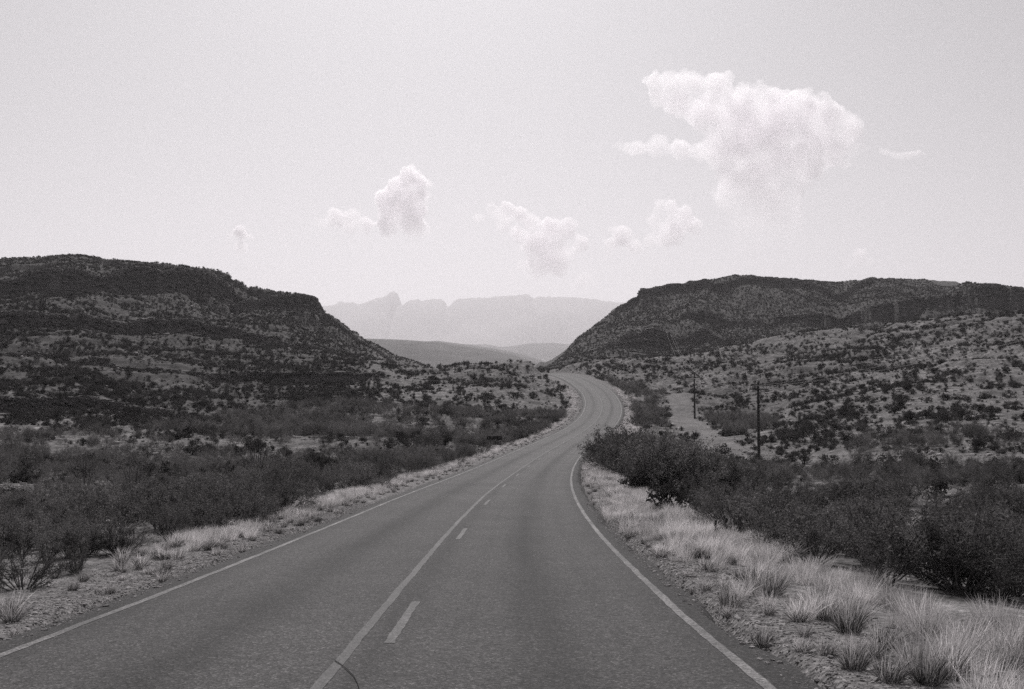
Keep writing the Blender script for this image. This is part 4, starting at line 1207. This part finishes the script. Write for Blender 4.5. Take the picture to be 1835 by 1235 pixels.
# ------------------------------------------------------------------ clouds: puffs of water droplets far beyond the mountains
CLOUD_D = 34000.0                       # metres, well outside the haze
def vnoise3(p, seed):
    i = np.floor(p); f = p - i; f = f * f * (3 - 2 * f)
    def h(dx, dy, dz):
        return _hash(i[:, 0] + dx + 57 * (i[:, 2] + dz), i[:, 1] + dy + 131 * (i[:, 2] + dz), seed)
    o = 0
    for dx in (0, 1):
        for dy in (0, 1):
            for dz in (0, 1):
                o = o + h(dx, dy, dz) * (f[:, 0] if dx else 1 - f[:, 0]) * (f[:, 1] if dy else 1 - f[:, 1]) * (f[:, 2] if dz else 1 - f[:, 2])
    return o
def mat_cloud(name, dens, z_lo, z_hi):
    t = NT(name); t.n.remove(t.b)
    vp = t.new('ShaderNodeVolumePrincipled')
    vp.inputs['Color'].default_value = (1.0, 0.985, 1.0, 1)
    vp.inputs['Anisotropy'].default_value = 0.45
    pos = t.new('ShaderNodeNewGeometry').outputs['Position']
    sep = t.new('ShaderNodeSeparateXYZ'); t.link(pos, sep.inputs[0])
    mr = t.new('ShaderNodeMapRange'); mr.interpolation_type = 'SMOOTHSTEP'
    t.link(sep.outputs[2], mr.inputs[0]); mr.inputs[1].default_value = z_lo; mr.inputs[2].default_value = z_hi
    mr.inputs[3].default_value = 0.03; mr.inputs[4].default_value = 1.0
    n = t.noise(pos, 0.0011, 5, 0.55)
    t.link(t.math('MULTIPLY', t.math('MULTIPLY', mr.outputs[0], dens), t.ramp(n, [(0.34, 0.08), (0.6, 1.0)])), vp.inputs['Density'])
    t.link(vp.outputs[0], t.out.inputs['Volume'])
    t.m.cycles.volume_step_rate = 1.0 if hasattr(t.m, 'cycles') else 1
    return t.m
def cloud(label, puffs, dens, seed, base=None, vox=None, d=CLOUD_D):
    import bmesh
    r = np.random.default_rng(seed)
    s = d / F
    bm = bmesh.new()
    cx0 = np.mean([p[0] for p in puffs]); cy0 = np.mean([p[1] for p in puffs])
    from mathutils import Matrix
    for px, py, rr in puffs:
        rr = rr * 1.12
        k = 3 if rr < 14 else 12 if rr < 30 else 26
        for j in range(k):
            o = r.normal(size=3); o = o / np.linalg.norm(o) * rr * (0.0 if j == 0 else r.uniform(0.5, 0.85))
            q = rr * (0.9 if j == 0 else r.uniform(0.2, 0.42))
            c = ((px + o[0] - cx0) * s, o[1] * s + 0, (cy0 - py + o[2]) * s)
            bmesh.ops.create_icosphere(bm, subdivisions=2, radius=q * s, matrix=Matrix.Translation(c))
    me = bpy.data.meshes.new('cloud'); bm.to_mesh(me); bm.free()
    tmp = bpy.data.objects.new('cloud', me); C.objects.link(tmp)
    md = tmp.modifiers.new('fuse', 'REMESH'); md.mode = 'VOXEL'; md.voxel_size = vox or 2.0 * s
    ev = tmp.evaluated_get(bpy.context.evaluated_depsgraph_get())
    me2 = bpy.data.meshes.new_from_object(ev)
    bpy.data.objects.remove(tmp)
    nv = len(me2.vertices)
    co = np.empty(nv * 3, np.float32); me2.vertices.foreach_get('co', co); co = co.reshape(-1, 3).astype(float)
    no = np.empty(nv * 3, np.float32); me2.vertices.foreach_get('normal', no); no = no.reshape(-1, 3)
    u = co / s
    bill = 0
    for sc_, a in ((26.0, 9.0), (13.0, 6.0), (7.0, 3.6), (4.0, 2.0)):
        bill = bill + a * (np.abs(vnoise3(u / sc_ + 40, seed) * 2 - 1) - 0.45)
    co += no * (bill * s)[:, None] * 0.75
    me2.vertices.foreach_set('co', co.astype(np.float32).ravel()); me2.update(); me2.name = 'cloud'
    zt = [(HY - p[1] + p[2]) * s for p in puffs]; zb = [(HY - p[1] - p[2]) * s for p in puffs]
    lo, hi = min(zb), max(zt)
    b0, b1 = base or (0.0, 0.55)
    me2.materials.clear()
    me2.materials.append(mat_cloud('cloud_vapour', dens, lo + (hi - lo) * b0, lo + (hi - lo) * b1))
    o = obj('cloud', me2, None, None, ((cx0 - CX) * s, d, (HY - cy0) * s))
    return tag(o, label, 'cloud', 'cumulus clouds over the mountains')
DN = 0.0038
cloud('largest cloud, a towering cumulus with bright billowing crest', [
    (1172, 148, 20), (1200, 150, 26), (1240, 152, 27), (1285, 158, 30), (1330, 180, 32), (1380, 190, 38), (1430, 200, 42), (1480, 215, 40), (1515, 240, 32), (1530, 264, 22),
    (1400, 235, 46), (1330, 225, 46), (1270, 205, 40), (1215, 185, 28), (1180, 170, 20), (1300, 262, 48), (1360, 280, 60), (1430, 280, 55), (1485, 270, 36),
    (1335, 340, 55), (1390, 345, 55), (1355, 400, 50), (1400, 395, 42), (1140, 265, 18), (1124, 263, 13), (1110, 262, 11), (1099, 263, 8), (1180, 262, 22), (1220, 268, 22), (1258, 272, 22)], DN * 0.75, 1, (-0.1, 0.85))
cloud('wispy cloud scrap right of the largest cloud', [(1580, 271, 8), (1589, 273, 10), (1599, 276, 10), (1609, 279, 9), (1618, 281, 7), (1628, 279, 5), (1637, 275, 6), (1647, 273, 7), (1657, 275, 5)], DN * 1.2, 2, (-.5, .5))
cloud('tiny cloud scrap under the crest of the largest cloud', [(1448, 314, 7), (1462, 315, 8), (1473, 318, 5)], DN * 1.2, 3, (-.5, .5))
cloud('upright tower cloud with a low shelf trailing to its left', [
    (735, 322, 24), (710, 338, 22), (755, 330, 19), (690, 362, 22), (730, 366, 34), (762, 350, 14), (700, 396, 28), (738, 400, 28), (764, 412, 11), (600, 392, 20), (570, 403, 14), (630, 393, 22), (655, 402, 18), (583, 400, 14), (615, 402, 15)], DN * 1.5, 4, (-.7, .5))
cloud('broad humped cloud above the notched mountain range', [
    (885, 380, 17), (910, 374, 17), (932, 384, 19), (860, 390, 11), (952, 398, 18), (985, 408, 21), (1015, 413, 21), (1036, 435, 19), (962, 436, 28), (1000, 448, 28), (900, 402, 16), (965, 468, 24), (1002, 474, 24), (930, 420, 18)], DN * 1.5, 5, (-.5, .6))
cloud('faint cloud low behind the broad humped cloud', [(935, 478, 15), (914, 495, 11), (960, 488, 22), (990, 478, 22)], DN * 0.9, 6, (-.4, .8))
cloud('small domed cloud beside the foot of the largest cloud', [(1115, 424, 21), (1095, 440, 15), (1137, 445, 18)], DN * 1.5, 7, (-.5, .6))
cloud('rounded cloud under the shelf of the largest cloud', [(1195, 373, 21), (1177, 395, 19), (1226, 383, 18), (1242, 405, 18), (1202, 418, 28), (1165, 432, 14)], DN * 1.3, 8, (-.5, .6))
cloud('small lone cloud above the end of the left hill', [(430, 418, 15), (412, 424, 9), (448, 424, 9), (432, 445, 11)], DN * 3.6, 9, (-.5, .6))
cloud('tiniest cloud scrap between the lone cloud and the tower', [(513, 439, 6), (522, 441, 6)], DN * 0.7, 10, (-.5, .5))
cloud('faint domed cloud low above the right hill', [(1540, 462, 18), (1525, 476, 11), (1556, 470, 11)], DN * 0.9, 11, (-.4, .8))
cloud('faint cloud just above the mountain range near the right hill', [(1045, 505, 18), (1025, 511, 11), (1066, 512, 10)], DN * 0.9, 12, (-.4, .8))

# ------------------------------------------------------------------ haze: the air between here and the mountains
HAZE, HAZE_TOP, HAZE_BOT = 0.9e-4, 1600.0, -130.0
t = NT('haze_air'); t.n.remove(t.b)
vp = t.new('ShaderNodeVolumePrincipled')
vp.inputs['Color'].default_value = (1.0, 0.975, 1.0, 1)
vp.inputs['Density'].default_value = HAZE
vp.inputs['Anisotropy'].default_value = 0.3
t.link(vp.outputs[0], t.out.inputs['Volume'])
hz = obj('haze', MB().box((0, 0, (HAZE_TOP + HAZE_BOT) / 2), (62000, 62000, HAZE_TOP - HAZE_BOT)).mesh('haze'), t.m)
tag(hz, 'thin pale haze in the desert air', kind='stuff')
